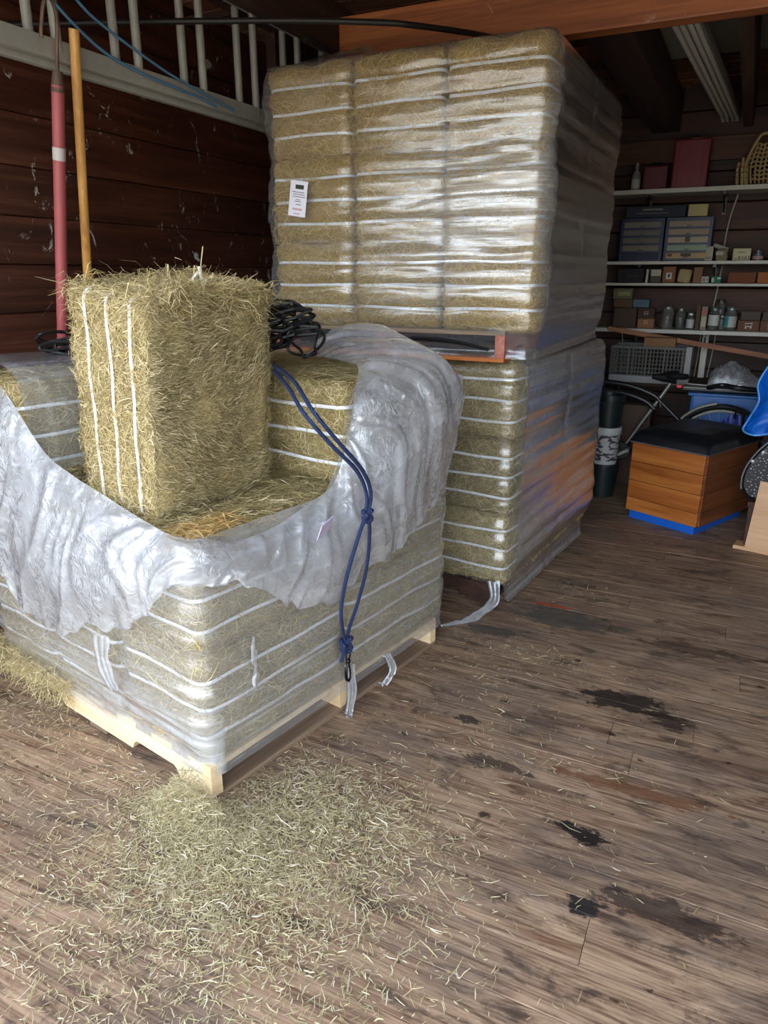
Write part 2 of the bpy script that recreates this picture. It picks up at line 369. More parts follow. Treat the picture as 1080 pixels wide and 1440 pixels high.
for x in (-2.35, -1.25, -.70, -.155, .03, .6, 1.2, 1.8, 2.4):
    w = .19 if x == -.70 else .06
    trim((x, (3.5+YB)/2, 2.61), (w, YB-3.5, .24), M_joist)
    trim((x+(.1 if x < 0 else 0), (3.4+.25)/2, 2.70), (.06, 3.15, .16), M_joist)
trim(((XL+XR)/2, 6.17, 2.36), (XR-XL, .04, .16), M_beam if False else wood('ledger_wood', '2a160b', '5e361b', '7d4d29', 0, 1., .6))
for x, z in ((-1.0, 1.35), (.75, 1.35), (2., 1.35)): pass
# studs that show on the left wall

struct(MB().box((-.5, 4.95, ZC-.006), (.9, .85, .008)).build('trim_panel', plain('pale_ceiling_panel', 'a9a598', .7)))
# ---------------------------------------------------------------- pallets and bales
class Frame:
    def __init__(s, o, deg):
        t = R(deg); s.o = Vector((*o, 0)); s.a = Vector((-math.cos(t), math.sin(t), 0)); s.b = Vector((math.sin(t), math.cos(t), 0)); s.rz = -t
    def p(s, a, b, z): return s.o+s.a*a+s.b*b+Vector((0, 0, z))
    def np(s, a, b, z):
        A = np.array(s.a); B = np.array(s.b); O = np.array(s.o)
        P = O+np.multiply.outer(a, A)+np.multiply.outer(b, B); P[..., 2] += z; return P
F1 = Frame((-1.220, 1.339), 11); F2 = Frame((-.805, 2.93), 6); F3 = Frame((-.725, 2.85), 1)
# local pallet x runs along -a (towards the near corner), y along b
def pallet(F, z, label, end_mat=None, turned=False, size=1.21, off=(0, 0), top=M_pallet, low=M_palletd, hgt=.125):
    L = size; t = thing('pallet', label, 'pallet', tuple(F.p(off[0]+(L if turned else 0), off[1], z)), F.rz-(math.pi/2 if turned else 0))
    dk = .018; sh = hgt-2*dk
    for k in range(7):      # deck boards run along b
        w = .1; x = -(w/2+k*(L-w)/6)
        MB().box((x, L/2, hgt-dk/2), (w, L, dk), None, .003).build('deck_board', top, t)
    for k in (0, 3, 6):
        MB().box((-(.05+k*(L-.1)/6), L/2, dk/2), (.1, L, dk), None, .003).build('bottom_board', low, t)
    for k in range(3):      # notched stringers run along a
        y = .02+k*(L-.04)/2; zb = dk; zt = hgt-dk; n = zb+sh*.42
        prof = [(0, zb), (-.15, zb), (-.165, n-.01), (-.18, n), (-.37, n), (-.385, n-.01), (-.40, zb), (-L+.40, zb), (-L+.385, n-.01), (-L+.37, n), (-L+.18, n), (-L+.165, n-.01), (-L+.15, zb), (-L, zb), (-L, zt), (0, zt)]
        m = len(prof); vs = [(x, y-.02, zz) for x, zz in prof]+[(x, y+.02, zz) for x, zz in prof]
        fs = [tuple(range(m)), tuple(range(2*m-1, m-1, -1))]+[(j, j+m, (j+1) % m+m, (j+1) % m) for j in range(m)]
        MB().add(vs, fs).build('stringer', end_mat or M_pallet, t)
    return t
M_palleto = wood('orange_pallet_board', '8a4a1e', 'b8692c', 'd08a48', 1, 1., .6, rnd=.1)
P1 = pallet(F1, 0, 'pale pine pallet under the torn-open stack of bales')
P2 = pallet(F2, 0, 'pallet on the floor under the tall rear stack of bales', M_joist, False, 1.15, (.10, .05), M_joist, M_joist)
P3 = pallet(F3, 1.157, 'pallet with red-painted ends carrying the uppermost wrapped bales', M_palletr, True, 1.13, (.125, -.0), M_palletd, M_palleto, hgt=.124)
tag(MB().tube(catmull([F3.p(.20, .03, 1.205), F3.p(.34, .01, 1.232), F3.p(.52, .0, 1.24), F3.p(.62, .02, 1.22)], 8), .016, 8, flat=.5).build('rubber_strip', M_rubber, None, True), 'black rubber strip bowed inside the front opening of the upper pallet', 'strip')

BW, BL, BH = .412, .635, .348
def bale_map(P, N, seed, hw, hl, hh, pinch=.012):
    """box surface points -> rounded, tied, uneven bale surface"""
    h = np.array([hw, hl, hh]); r = .04; q = np.clip(P, -h+r, h-r); d = P-q
    ln = np.linalg.norm(d, axis=-1, keepdims=True); ln[ln < 1e-9] = 1; nd = d/ln
    out = q+nd*r  # r: edge rounding
    side = np.linalg.norm(nd[..., :2], axis=-1)
    bul = .006*np.cos(P[..., 0]/hw*1.4)*np.cos(P[..., 1]/hl*1.4)
    z = out[..., 2]; pn = sum(np.exp(-((z-zk)/.016)**2) for zk in (-.092*hh/.174, 0., .092*hh/.174))
    s = seed*3.1
    nz = .009*vnoise(out[..., 0]*9+out[..., 2]*4+s, out[..., 1]*9+out[..., 2]*7, seed)+.005*vnoise(out[..., 0]*24-out[..., 2]*21, out[..., 1]*24+out[..., 2]*22+s, seed+1)
    off = bul+nz-pinch*pn*side
    return out+nd*off[..., None], nd
def bale_body(seed, hw, hl, hh, cuts=22):
    bm = bmesh.new(); bmesh.ops.create_cube(bm, size=2)
    bmesh.ops.subdivide_edges(bm, edges=bm.edges[:], cuts=cuts, use_grid_fill=True)
    bm.verts.index_update(); P = np.array([v.co[:] for v in bm.verts])*np.array([hw, hl, hh])
    Q, _ = bale_map(P, None, seed, hw, hl, hh)
    fs = [tuple(v.index for v in f.verts) for f in bm.faces]; bm.free()
    me = bpy.data.meshes.new('pressed_hay'); me.from_pydata((Q+np.array([0, 0, hh])).tolist(), [], fs)
    me.polygons.foreach_set('use_smooth', [True]*len(me.polygons)); return me
def strands_mesh(pts, nrm, wid, name, mat):
    """pts (n,3,3) centre lines of bent flat straws; nrm (n,3)"""
    t = pts[:, 2]-pts[:, 0]; sd = np.cross(t, nrm); sd /= np.linalg.norm(sd, axis=1, keepdims=True)+1e-9
    w = wid[:, None, None]*np.array([.6, 1., .35])[None, :, None]*.5
    A = pts-sd[:, None]*w; B = pts+sd[:, None]*w
    V = np.stack([A, B], 2).reshape(-1, 3); n = len(pts); b = np.arange(n)[:, None]*6
    Fq = np.concatenate([b+np.array([0, 1, 3, 2]), b+np.array([2, 3, 5, 4])], 0)
    me = bpy.data.meshes.new(name); me.from_pydata(V.tolist(), [], Fq.tolist()); me.materials.append(mat); return me
def bale_strands(seed, hw, hl, hh, n, mat, lo=.02, hi=.07, lift=.008, wave=False, wd=(.0010, .0026), faces=None):
    g = np.random.default_rng(seed); h = np.array([hw, hl, hh])
    ar = np.array([hl*hh, hl*hh, hw*hh, hw*hh, hw*hl, hw*hl]); 
    if faces is not None: ar = ar*np.array(faces)
    fc = g.choice(6, n, p=ar/ar.sum()); ax = fc//2; sg = np.where(fc % 2, 1., -1.)
    P = g.uniform(-1, 1, (n, 3))*h; P[np.arange(n), ax] = sg*h[ax]
    L = g.uniform(lo, hi, n)*g.choice([.6, 1., 1.5], n, p=[.45, .45, .10])
    u = np.where(ax == 0, 1, 0); v = np.where(ax == 2, 1, 2)
    if wave:   # big cut face: flakes lie in layers running across
        ang = np.where(ax == 2, g.normal(0, .38, n)+.35*np.sin(P[:, 1]*14)+.25*np.sin(P[:, 0]*9+P[:, 1]*5), g.uniform(0, 6.28, n))
    else: ang = np.where(ax < 2, g.normal(0, .9, n), g.uniform(0, 6.28, n))
    T = np.zeros((n, 3)); T[np.arange(n), u] = np.cos(ang); T[np.arange(n), v] = np.sin(ang)
    S = np.zeros((n, 3)); S[np.arange(n), u] = -np.sin(ang); S[np.arange(n), v] = np.cos(ang)
    pts = np.stack([P-T*L[:, None]/2, P+S*(g.normal(0, .09, n)*L)[:, None], P+T*L[:, None]/2], 1)
    pc = np.clip(pts, -h, h); pc[np.arange(n)[:, None], np.arange(3)[None], ax[:, None]] = (sg*h[ax])[:, None]
    Q, nd = bale_map(pc, None, seed % 7, hw, hl, hh)
    Q = Q+(pts-pc)*.5
    li = g.exponential(lift*.45, (n, 1))+np.abs(g.normal(0, lift*.6, (n, 3)))*np.array([1, .5, 1.2]); Q = Q+nd*(li+.0015)[..., None]
    nn = nd[:, 1]+g.normal(0, .45, (n, 3)); nn /= np.linalg.norm(nn, axis=1, keepdims=True)
    return strands_mesh(Q+np.array([0, 0, hh]), nn, g.uniform(*wd, n), 'loose_straw', mat)
def strap_mesh(zk, hw, hl, hh, seed, w=.012):
    n = 120; w2, l2 = 2*hw, 2*hl; per = 2*(w2+l2); pts = []
    for k in range(n):
        d_ = per*(k+.5)/n
        if d_ < w2: p = (-hw+d_, -hl)
        elif d_ < w2+l2: p = (hw, -hl+d_-w2)
        elif d_ < 2*w2+l2: p = (hw-(d_-w2-l2), hl)
        else: p = (-hw, hl-(d_-2*w2-l2))
        pts.append((*p, zk))
    P = np.array(pts); Q, nd = bale_map(P, None, seed, hw, hl, hh)
    h3 = np.array([hw, hl, hh]); q0 = np.clip(P, -h3+.04, h3-.04); base = q0+nd*.04; o_ = ((Q-base)*nd).sum(1)
    for _ in range(5): o_ = (np.roll(o_, 1)+o_+np.roll(o_, -1))/3
    Q = base+nd*o_[:, None]
    nd[:, 2] = 0; nd /= np.linalg.norm(nd, axis=1, keepdims=True); Q = Q+nd*.0065; Q[:, 2] = zk+hh
    Q[:, 2] += .003*np.sin(np.arange(n)*.17+seed*2+zk*40)
    vs = []; fs = []
    for k in range(n):
        for o, dz in ((0, -w/2), (.002, -w/2+.001), (.002, w/2-.001), (0, w/2)): vs.append(Q[k]+nd[k]*o+np.array([0, 0, dz]))
    for k in range(n):
        a = 4*k; b = 4*((k+1) % n); fs += [(a+j, b+j, b+j+1, a+j+1) for j in range(3)]
    me = bpy.data.meshes.new('strap'); me.from_pydata([tuple(v) for v in vs], [], fs); me.materials.append(M_strapw)
    me.polygons.foreach_set('use_smooth', [True]*len(me.polygons)); return me
def make_bale_meshes(seed, hw, hl, hh, n, ms, mh, cuts=22, **kw):
    b = bale_body(seed, hw, hl, hh, cuts); b.materials.append(mh)
    s = bale_strands(seed, hw, hl, hh, n, ms, **kw)
    st = [strap_mesh(zk*hh/.174, hw, hl, hh, seed) for zk in (-.092, 0., .092)]
    return b, s, st
M_strand3, M_hay3 = hay_mats('warm_bounce', ['a48238', 'd8b45c', 'b09648', 'ecd084', '907430', 'c6a654', 'e2bc5c', 'f4dc98', 'ae9444', 'cfaa4c'], ('4f3c14', '9a7a30', 'd2ae58'), .9)  # warm floor bounce put into the hay colour of the upper stack
KINDS = [make_bale_meshes(sd, BW/2-.004, BL/2-.004, BH/2, 11000, ms, mh, lift=.004) for sd, ms, mh in
         ((1, M_strand, M_hay), (2, M_strand2, M_hay2), (3, M_strand, M_hay), (6, M_strand3, M_hay3), (9, M_strand3, M_hay3))]
def bale(kind, F, a, b, z, label, group, flip=False, dz=0.):
    """a, b: lower corner of the cell in the frame of the stack"""
    c = F.p(a+BW/2, b+BL/2, z); t = thing('hay_bale', label, 'hay bale', tuple(c), F.rz+(math.pi if flip else 0), group)
    bo, s, st = KINDS[kind]
    link('pressed_hay', bo, None, t); tag(link('loose_straw', s, None, t), kind='stuff')
    for m in st: link('strap', m, None, t)
    return t
Z1 = .127
col_w = ['at the near corner', 'in the middle column', 'in the far left column']; lay = ['bottom', 'second', 'top']
for l in range(3):
    for i in range(3):
        for j in range(2):
            if l == 2 and j == 0 and i < 2: continue
            if l < 2 and j == 1 and i > 0 and False: continue
            face = ['left-facing side', 'side towards the tall stack'][j]
            where = {(0, 0): 'at the near pallet corner', (1, 0): 'second from the near corner along the left-facing side', (2, 0): 'at the left end of the left-facing side',
                     (0, 1): 'beside the tall rear stack', (1, 1): 'in the middle of the rear row', (2, 1): 'at the rear left corner'}[(i, j)]
            bale(random.choice([0, 1, 2]), F1, i*BW, j*(BL+.003), Z1+l*BH, '%s-layer hay bale of the opened stack, %s' % (lay[l], where), 'hay bales of the opened front stack', (i+j+l) % 2 == 1)
for l in range(3):
    for i, j in ((0, 0), (1, 0), (2, 0), (0, 1)) + (((1, 1), (2, 1)) if l == 2 else ()):
        where = {(0, 0): 'at the near right corner', (1, 0): 'in the middle column of the front side', (2, 0): 'in the left column of the front side', (0, 1): 'at the back of the right side',
                 (1, 1): 'in the middle of the back row', (2, 1): 'at the rear left corner'}[(i, j)]
        bale(random.choice([0, 2, 1]), F2, i*BW+.012, j*(BL+.003)+.012, Z1+l*.342, '%s-layer bale of the lower rear stack, %s' % (lay[l], where), 'hay bales of the lower rear stack', (i+j+l) % 2 == 0)
        bale(3+(i+l) % 2, F3, i*BW+.012, j*(BL+.012)+.012, 1.282+l*.346, '%s-layer bale of the upper rear stack, %s' % (lay[l], where), 'hay bales of the upper rear stack', (i+j+l) % 2 == 0)
for o in list(COL.objects):
    if o.get('group') == 'hay bales of the lower rear stack': o.scale = (1, 1, .342/BH)
    if o.get('group') == 'hay bales of the upper rear stack': o.scale = (1, 1, .346/BH)

# the single bale standing on end in the opening
hw, hl, hh = .225, .32, .17
b_, s_, st_ = make_bale_meshes(5, hw, hl, hh, 21000, M_strand, M_hay, cuts=34, lo=.012, hi=.042, lift=.006, wave=True, wd=(.0009, .0022), faces=(1, 1, 1, 1, 0, 0))
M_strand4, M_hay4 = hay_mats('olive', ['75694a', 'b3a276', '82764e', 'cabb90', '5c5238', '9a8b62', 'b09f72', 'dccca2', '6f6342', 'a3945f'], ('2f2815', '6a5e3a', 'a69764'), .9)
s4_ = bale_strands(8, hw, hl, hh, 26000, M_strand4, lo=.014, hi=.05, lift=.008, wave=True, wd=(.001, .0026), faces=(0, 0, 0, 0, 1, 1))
sb = thing('hay_bale', 'unwrapped hay bale standing on end, three white straps on its left face', 'hay bale')
# local y -> up, x -> b, z -> -a
c0 = F1.p(.385, .275, Z1+2*BH+.016)
ax_x, ax_y, ax_z = F1.b.copy(), Vector((0, 0, 1)), -F1.a
Mr = Matrix((ax_x, ax_y, ax_z)).transposed()
lean = Matrix.Rotation(R(6.5), 3, F1.b) if True else Matrix.Identity(3)
Mr = Matrix.Rotation(R(-2.), 3, F1.a) @ lean @ Matrix.Rotation(R(2), 3, 'Z') @ Mr
sb.matrix_world = Matrix.Translation(c0) @ Mr.to_4x4() @ Matrix.Translation((0, hl, -hh))
link('pressed_hay', b_, None, sb); tag(link('loose_straw', s_, None, sb), kind='stuff')
for m in st_: link('strap', m, None, sb)
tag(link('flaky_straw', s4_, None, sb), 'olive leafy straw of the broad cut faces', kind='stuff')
# shaggy straw over the top edge and corners of that bale
g = np.random.default_rng(21); n = 3200
P = np.stack([g.uniform(-hw, hw, n), np.full(n, hl)-np.abs(g.normal(0, .03, n)), g.uniform(-hh, hh, n)], 1)
ed = g.random(n) < .45; P[ed, 2] = hh-np.abs(g.normal(0, .03, ed.sum()))
P[:, 1] += .018*vnoise(P[:, 0]*12, P[:, 2]*12, 4)+.02*np.exp(-((P[:, 0]+.0)/.12)**2)
ang = g.uniform(0, 6.28, n); T = np.stack([np.cos(ang), g.normal(.05, .33, n), np.sin(ang)], 1); T /= np.linalg.norm(T, axis=1, keepdims=True)
L = g.uniform(.03, .10, n); bend = g.normal(0, .012, (n, 3))
pts = np.stack([P, P+T*L[:, None]/2+bend, P+T*L[:, None]+np.array([0, -.012, 0])], 1)
nn = g.normal(0, .4, (n, 3))+np.array([0, 1, .4]); nn /= np.linalg.norm(nn, axis=1, keepdims=True)
me = strands_mesh(pts+np.array([0, 0, hh]), nn, g.uniform(.0012, .003, n), 'shaggy_straw', M_strand)
tag(link('shaggy_straw', me, None, sb), kind='stuff')
kn = MB().tube([(0.03, hl+.005, hh+.1), (.028, hl+.03, hh+.095), (.012, hl+.055, hh+.105)], .004, 6).tube([(.035, hl+.02, hh+.1), (.02, hl+.04, hh+.09), (.0, hl+.012, hh+.08)], .004, 6)
kn.build('strap_knot', M_strapw, sb)
MB().tube([(.03, hl+.01, hh+.1), (.015, hl+.06, hh+.11), (.02, hl+.11, hh+.115)], .0016, 5).build('straw_stalk', M_strand, sb)

# straw mats on the open tops inside the front stack
def straw_field(n, fa, fb, fz, seed, L=(.03, .09), wd=(.0012, .003), F=F1, mat=M_strand2, tilt=.15, thick=.01):
    g = np.random.default_rng(seed); a = g.uniform(*fa, n); b = g.uniform(*fb, n); z = fz+np.abs(g.normal(0, thick, n))+.006*vnoise(a*12, b*12, seed)
    ang = g.uniform(0, 6.28, n); T = np.stack([np.cos(ang), np.sin(ang), g.normal(0, tilt, n)], 1); l = g.uniform(*L, n)
    C = F.np(a, b, z); pts = np.stack([C-T*l[:, None]/2, C+g.normal(0, .004, (n, 3)), C+T*l[:, None]/2], 1)
    pts[..., 2] = np.maximum(pts[..., 2], fz-.004)
    nn = g.normal(0, .35, (n, 3))+np.array([0, 0, 1]); nn /= np.linalg.norm(nn, axis=1, keepdims=True)
    return strands_mesh(pts, nn, g.uniform(*wd, n), 'straw_litter', mat)
o = link('loose_hay', straw_field(5200, (.0, .86), (.0, .66), Z1+2*BH+.006, 3)); tag(o, 'loose hay scattered around the foot of the standing bale', 'hay', kind='stuff')
o = link('loose_hay', straw_field(2600, (.0, .8), (.65, 1.2), Z1+3*BH+.006, 4)); tag(o, 'loose hay on top of the bales behind the standing bale', 'hay', kind='stuff')
t_ = NT('orange_dry_straw'); t_.bsdf(t_.ramp(t_.n('NewGeometry').outputs['Random Per Island'], [(0, lin('a98a50')), (.5, lin('cfa766')), (1, lin('dcc48a'))]), .5)
o = link('dry_straw_patch', straw_field(500, (.0, .10), (.0, .2), Z1+2*BH+.012, 6, F=F1, mat=t_.m)); tag(o, 'patch of orange-dry straw at the near rim of the opening', 'straw', kind='stuff')

# ---------------------------------------------------------------- stretch film round each stack
def shell(F, A, B, zb, ztf, n_layers, z0, lh, label, e=.022, rnd=.075, cap=True, seed=0, layers=None, n_p=300, n_z=110, foot=None, bump=None, mat=None, skip=None):
    """film hugging A x B stack (frame a, b); ztf(a,b)->top height; returns the root"""
    a0, a1, b0, b1 = -e, A+e, -e, B+e
    # perimeter of rounded rectangle, starting at the far left on b0 side
    segs = []; r = rnd
    def arc(cx, cy, t0): return [(cx+r*math.cos(t0+k*math.pi/2/8), cy+r*math.sin(t0+k*math.pi/2/8)) for k in range(9)]
    path = arc(a0+r, b0+r, math.pi)+arc(a1-r, b0+r, 1.5*math.pi)+arc(a1-r, b1-r, 0)+arc(a0+r, b1-r, .5*math.pi)
    path = np.array(path+[path[0]]); d = np.r_[0, np.cumsum(np.linalg.norm(np.diff(path, axis=0), axis=1))]
    s = np.linspace(0, d[-1], n_p, endpoint=False); pa = np.interp(s, d, path[:, 0]); pb = np.interp(s, d, path[:, 1])
    na = np.gradient(pb); nb = -np.gradient(pa); ln = np.hypot(na, nb); na /= ln; nb /= ln
    ca, cb = (a0+a1)/2, (b0+b1)/2; sg = np.sign(na*(pa-ca)+nb*(pb-cb)); na *= sg; nb *= sg
    zt = ztf(pa, pb); k = np.linspace(0, 1, n_z)[:, None]; zb = zb(pa, pb) if callable(zb) else zb; Z = zb+(zt[None]-zb)*k
    S = np.broadcast_to(s, Z.shape); lay_ = (Z-z0)/lh
    dep = .5-.5*np.cos(2*np.pi*lay_)            # 0 at layer joints, 1 mid-bale
    off = -.020*(1-dep)**2.5
    for zk in (-.092, 0, .092): off = off-.008*np.exp(-(((lay_ % 1-.5)*lh-zk)/.018)**2)
    sm = (1-.55*(na > .5))[None] if False else (1-.6*(pa < 0))[None]
    off = off*(1-.35*(pa < 0))[None]+sm*(.008*vnoise(S*3.2+seed, Z*7, seed)+.004*vnoise(S*5, Z*34+S*3, seed+2)+.0022*vnoise(S*9, Z*90-S*6, seed+3))
    # creases between columns
    for (c, ax) in [(BW, 'a'), (2*BW, 'a'), (BL, 'b')]:
        q = pa if ax == 'a' else pb; face = np.abs(nb) > .9 if ax == 'a' else np.abs(na) > .9
        off = off-(.006*np.exp(-((q-c)/.03)**2)*face)[None]*(.5+.5*vnoise(Z*6, Z*0+c*9, seed))
    if foot is not None: off = off+foot(Z, np.broadcast_to(pa, Z.shape), np.broadcast_to(pb, Z.shape))
    top_r = .05
    if cap: off = off-top_r*(1-np.sqrt(np.clip(1-np.clip((Z-(zt[None]-top_r))/top_r, 0, 1)**2, 0, 1)))
    Pa = pa[None]+na[None]*off; Pb = pb[None]+nb[None]*off
    rowsA, rowsB, rowsZ = [Pa], [Pb], [Z]
    if cap:
        fr = np.r_[np.linspace(.04, .9, 40), 1.][:, None]
        xa = Pa[-1][None]*(1-fr)+ca*fr; xb = Pb[-1][None]*(1-fr)+cb*fr
        zz = np.broadcast_to(Z[-1][None], xa.shape)+.010*vnoise(xa*7, xb*7, seed+5)*np.minimum(1, fr*6)+.006
        if bump: zz = zz+bump(xa, xb)
        rowsA.append(xa); rowsB.append(xb); rowsZ.append(zz)
    PA = np.concatenate(rowsA); PB = np.concatenate(rowsB); ZZ = np.concatenate(rowsZ)
    P = F.np(PA, PB, ZZ)-np.array(F.o)
    uvs = np.stack([np.broadcast_to(s, ZZ.shape), np.concatenate([Z]+([Z[-1:]+np.linspace(.01, .7, 41)[:, None]] if cap else []))], -1)
    la = layers(PA, PB, ZZ) if layers else np.zeros(ZZ.shape)
    root = thing('stretch_wrap', label, 'plastic wrap', tuple(F.o))
    grid_mesh('film', P, mat or M_film, root, uvs, True, {'layers': la})
    return root
def zt1(a, b):
    z = np.full(a.shape, .838)
    left = smooth01(a, .5, .98)*(b < .8)
    z = z+.36*np.maximum(left, smooth01(b, .50, .72))
    return np.minimum(z, 1.185)+.004*np.sin(a*31)
wrap1 = shell(F1, 3*BW, 2*BL, .085, zt1, 3, Z1, BH, 'clear stretch film around the opened front stack with its torn top folded down', cap=False, seed=3, e=.02,
              layers=lambda a, b, z: .16+.9*np.exp(-((z-.15-.12*np.clip(a, 0, 1))/.10)**2)*(b < .05)*smooth01(a, 1.0, .2)+.10*(a < .05)+.25*np.exp(-((z-.8)/.12)**2),  # includes a whitish sheen low on the left-facing side, put in as film opacity
              foot=lambda Z, a, b: -.03*smooth01(Z, .14, .09)*0)
wrap2 = shell(F2, 3*BW+.024, 2*BL+.03, lambda a, b: .125-.118*smooth01(b, .0, .12), lambda a, b: np.full(a.shape, 1.166), 3, Z1, .342, 'glossy grey-looking film around the lower rear stack', cap=True, seed=11,
              layers=lambda a, b, z: -.02+1.25*smooth01(a, .08, .0)*smooth01(b, .02, .14), rnd=.09,
              foot=lambda Z, a, b: -.05*smooth01(Z, .24, .06))
def bump3(a, b): return .11*np.exp(-((a-.95)/.16)**2-((b-.35)/.2)**2)*(1+.4*vnoise(a*16, b*16, 9))
wrap3 = shell(F3, 3*BW+.024, 2*BL+.06, 1.172, lambda a, b: 2.335+.0*a, 3, 1.282, .346, 'film around the upper rear stack, streaked white at its right end', cap=True, seed=23,
              layers=lambda a, b, z: .04+1.35*smooth01(a, .08, .0)*smooth01(b, .02, .14)+.5*np.exp(-((z-1.68-.25*(.6-a))/.28)**2)*smooth01(a, 1.0, .3), rnd=.085, bump=bump3,  # the front's white highlight streaks are put in as extra film opacity
              foot=lambda Z, a, b: -.03*smooth01(Z, 1.30, 1.20))
for wr_, ft in ((wrap1, None),): pass

# torn film folded outwards over the front stack: inner rim -> outer hem, in the frame of the stack
def fold_sheet(name, rows, parent, F, nu, nv, amp, seed, mat, ragged=.03):
    """rows: list of columns; each column = list of 4 (a,b,z) control points from rim to hem"""
    C = [catmull([Vector(p) for p in col], nv//(len(col)-1)) for col in rows]; m = len(C[0])
    G = []
    for j in range(m): G.append(catmull([C[i][j] for i in range(len(C))], nu))
    G = np.array([[tuple(p) for p in r] for r in G]); nvv, nuu = G.shape[:2]
    U = np.cumsum(np.r_[0, np.linalg.norm(np.diff(G[nvv//2], axis=0), axis=1)])[None]*np.ones((nvv, 1)); V = np.linspace(0, .4, nvv)[:, None]*np.ones((1, nuu))
    tu = np.gradient(G, axis=1); tv = np.gradient(G, axis=0); N = np.cross(tu, tv); N /= np.linalg.norm(N, axis=2, keepdims=True)+1e-9
    rid = lambda x: 1-np.abs(x)*2
    warp = U+.12*vnoise(U*4, V*6, seed+7)
    h = .55*rid(vnoise(warp*10, V*2.2+warp, seed))+.3*rid(vnoise(warp*23+V*6, V*5, seed+1))+.10*rid(vnoise(warp*12-V*16, V*14+warp*9, seed+2))+.35*vnoise(U*5, V*5, seed+3)
    fade = smooth01(V, 0, .06)*.8+.2
    G = G+N*(h*fade*amp)[..., None]
    G[..., 2] -= (np.linspace(0, 1, nvv)[:, None]**6)*ragged*(vnoise(U*9, U*0, seed+5)+.6*vnoise(U*31, U*0, seed+6))
    P = F.np(G[..., 0], G[..., 1], G[..., 2])-np.array(F.o)
    return grid_mesh(name, P, mat, parent, np.stack([U*1., V*1.], -1), False, {'layers': .15*np.ones(V.shape)})
fl = [
 [(1.20, .04, 1.20), (1.22, -.045, 1.08), (1.22, -.075, .80), (1.227, -.07, .48)],
 [(1.035, .02, 1.19), (1.05, -.045, 1.05), (1.04, -.08, .78), (1.05, -.07, .53)],
 [(.859, .0, 1.14), (.87, -.05, 1.0), (.88, -.085, .74), (.90, -.07, .47)],
 [(.66, -.01, .985), (.70, -.055, .88), (.75, -.085, .66), (.80, -.07, .41)],
 [(.50, -.01, .93), (.55, -.055, .82), (.62, -.085, .64), (.68, -.07, .42)],
 [(.36, -.01, .90), (.40, -.055, .80), (.47, -.08, .62), (.52, -.07, .44)],
 [(.169, -.01, .86), (.18, -.05, .80), (.19, -.075, .70), (.195, -.065, .57)],
 [(.02, -.015, .845), (.0, -.045, .82), (-.01, -.06, .78), (-.0, -.065, .72)],
 [(-.02, .03, .84), (-.045, .015, .80), (-.06, .01, .76), (-.065, .01, .70)],
 [(-.02, .134, .80), (-.05, .13, .78), (-.075, .12, .745), (-.085, .11, .70)],
 [(-.02, .285, .80), (-.06, .28, .75), (-.09, .26, .68), (-.10, .24, .61)],
 [(-.02, .424, .83), (-.07, .41, .77), (-.11, .38, .66), (-.10, .34, .53)],
 [(-.02, .558, .875), (-.08, .56, .82), (-.12, .56, .70), (-.10, .56, .56)],
 [(-.02, .632, 1.017), (-.08, .68, .93), (-.13, .74, .78), (-.11, .79, .60)],
 [(-.0, .69, 1.14), (-.08, .78, 1.05), (-.13, .90, .90), (-.11, 1.01, .72)],
 [(.04, .76, 1.20), (-.05, .86, 1.17), (-.13, 1.02, 1.08), (-.11, 1.14, .95)],
 [(.12, .82, 1.21), (.03, .93, 1.235), (-.07, 1.08, 1.21), (-.11, 1.18, 1.10)],
 [(.26, .86, 1.215), (.18, .98, 1.27), (.06, 1.10, 1.26), (-.04, 1.22, 1.19)],
 [(.40, .88, 1.215), (.34, 1.0, 1.30), (.24, 1.12, 1.31), (.12, 1.24, 1.22)],
]
fold_sheet('folded_film', fl, wrap1, F1, 22, 72, .016, 5, M_flap)
fold_sheet('draped_film', [[(1.32, b, 1.215), (1.05, b, 1.225), (.825, b+.0, 1.19), (.805, b+.0, .88)] for b in np.linspace(.02, 1.1, 8)], wrap1, F1, 12, 48, .010, 9, film_material('draped_film', .14, .7, .2), 0.)
# loose ends of film at the foot of the stacks
M_tail = film_material('film_tail', .42, 1.3, .2)
def tail(F, pts, w, parent, seed):
    c = catmull(pts, 8); n = len(c); G = np.array([tuple(p) for p in c]); k = np.linspace(-1, 1, 9)
    t = np.gradient(G, axis=0); sd = np.cross(t, np.array([.4, -.9, .2])); sd /= np.linalg.norm(sd, axis=1, keepdims=True)
    ww = w*np.linspace(1, .45, n)*(1+.12*np.sin(np.arange(n)*.7+seed))
    P = G[:, None]+sd[:, None]*(k[None, :, None]*ww[:, None, None]/2)
    P = P+np.array([0, 0, 1])*(.006*vnoise(np.arange(n)[:, None]*.5, k[None]*3, seed))[..., None]+np.array([1, 0, 0])*(-.006*np.cos(k*9))[None, :, None]
    P[..., 2] = np.maximum(P[..., 2], .003)
    Q = P-np.array(F.o)
    grid_mesh('film_tail', Q, M_tail, parent, np.stack(np.meshgrid(k*.1, np.linspace(0, .3, n)), -1), False, {'layers': np.full((n, 9), .1)})
tail(F2, [F2.p(.06, -.02, .16), F2.p(.04, -.05, .08), F2.p(.08, -.12, .03), F2.p(.13, -.20, .008), F2.p(.19, -.27, .005)], .05, wrap2, 1)
tail(F1, [F1.p(-.03, .60, .20), F1.p(-.04, .60, .1), F1.p(-.035, .59, .02), F1.p(-.05, .57, .005)], .035, wrap1, 2)
tail(F1, [F1.p(-.03, .82, .14), F1.p(-.05, .83, .08), F1.p(-.045, .80, .04), F1.p(-.03, .78, .03)], .03, wrap1, 3)
tail(F1, [F1.p(.40, -.06, .46), F1.p(.40, -.065, .38), F1.p(.385, -.06, .31), F1.p(.38, -.05, .27)], .05, wrap1, 6)
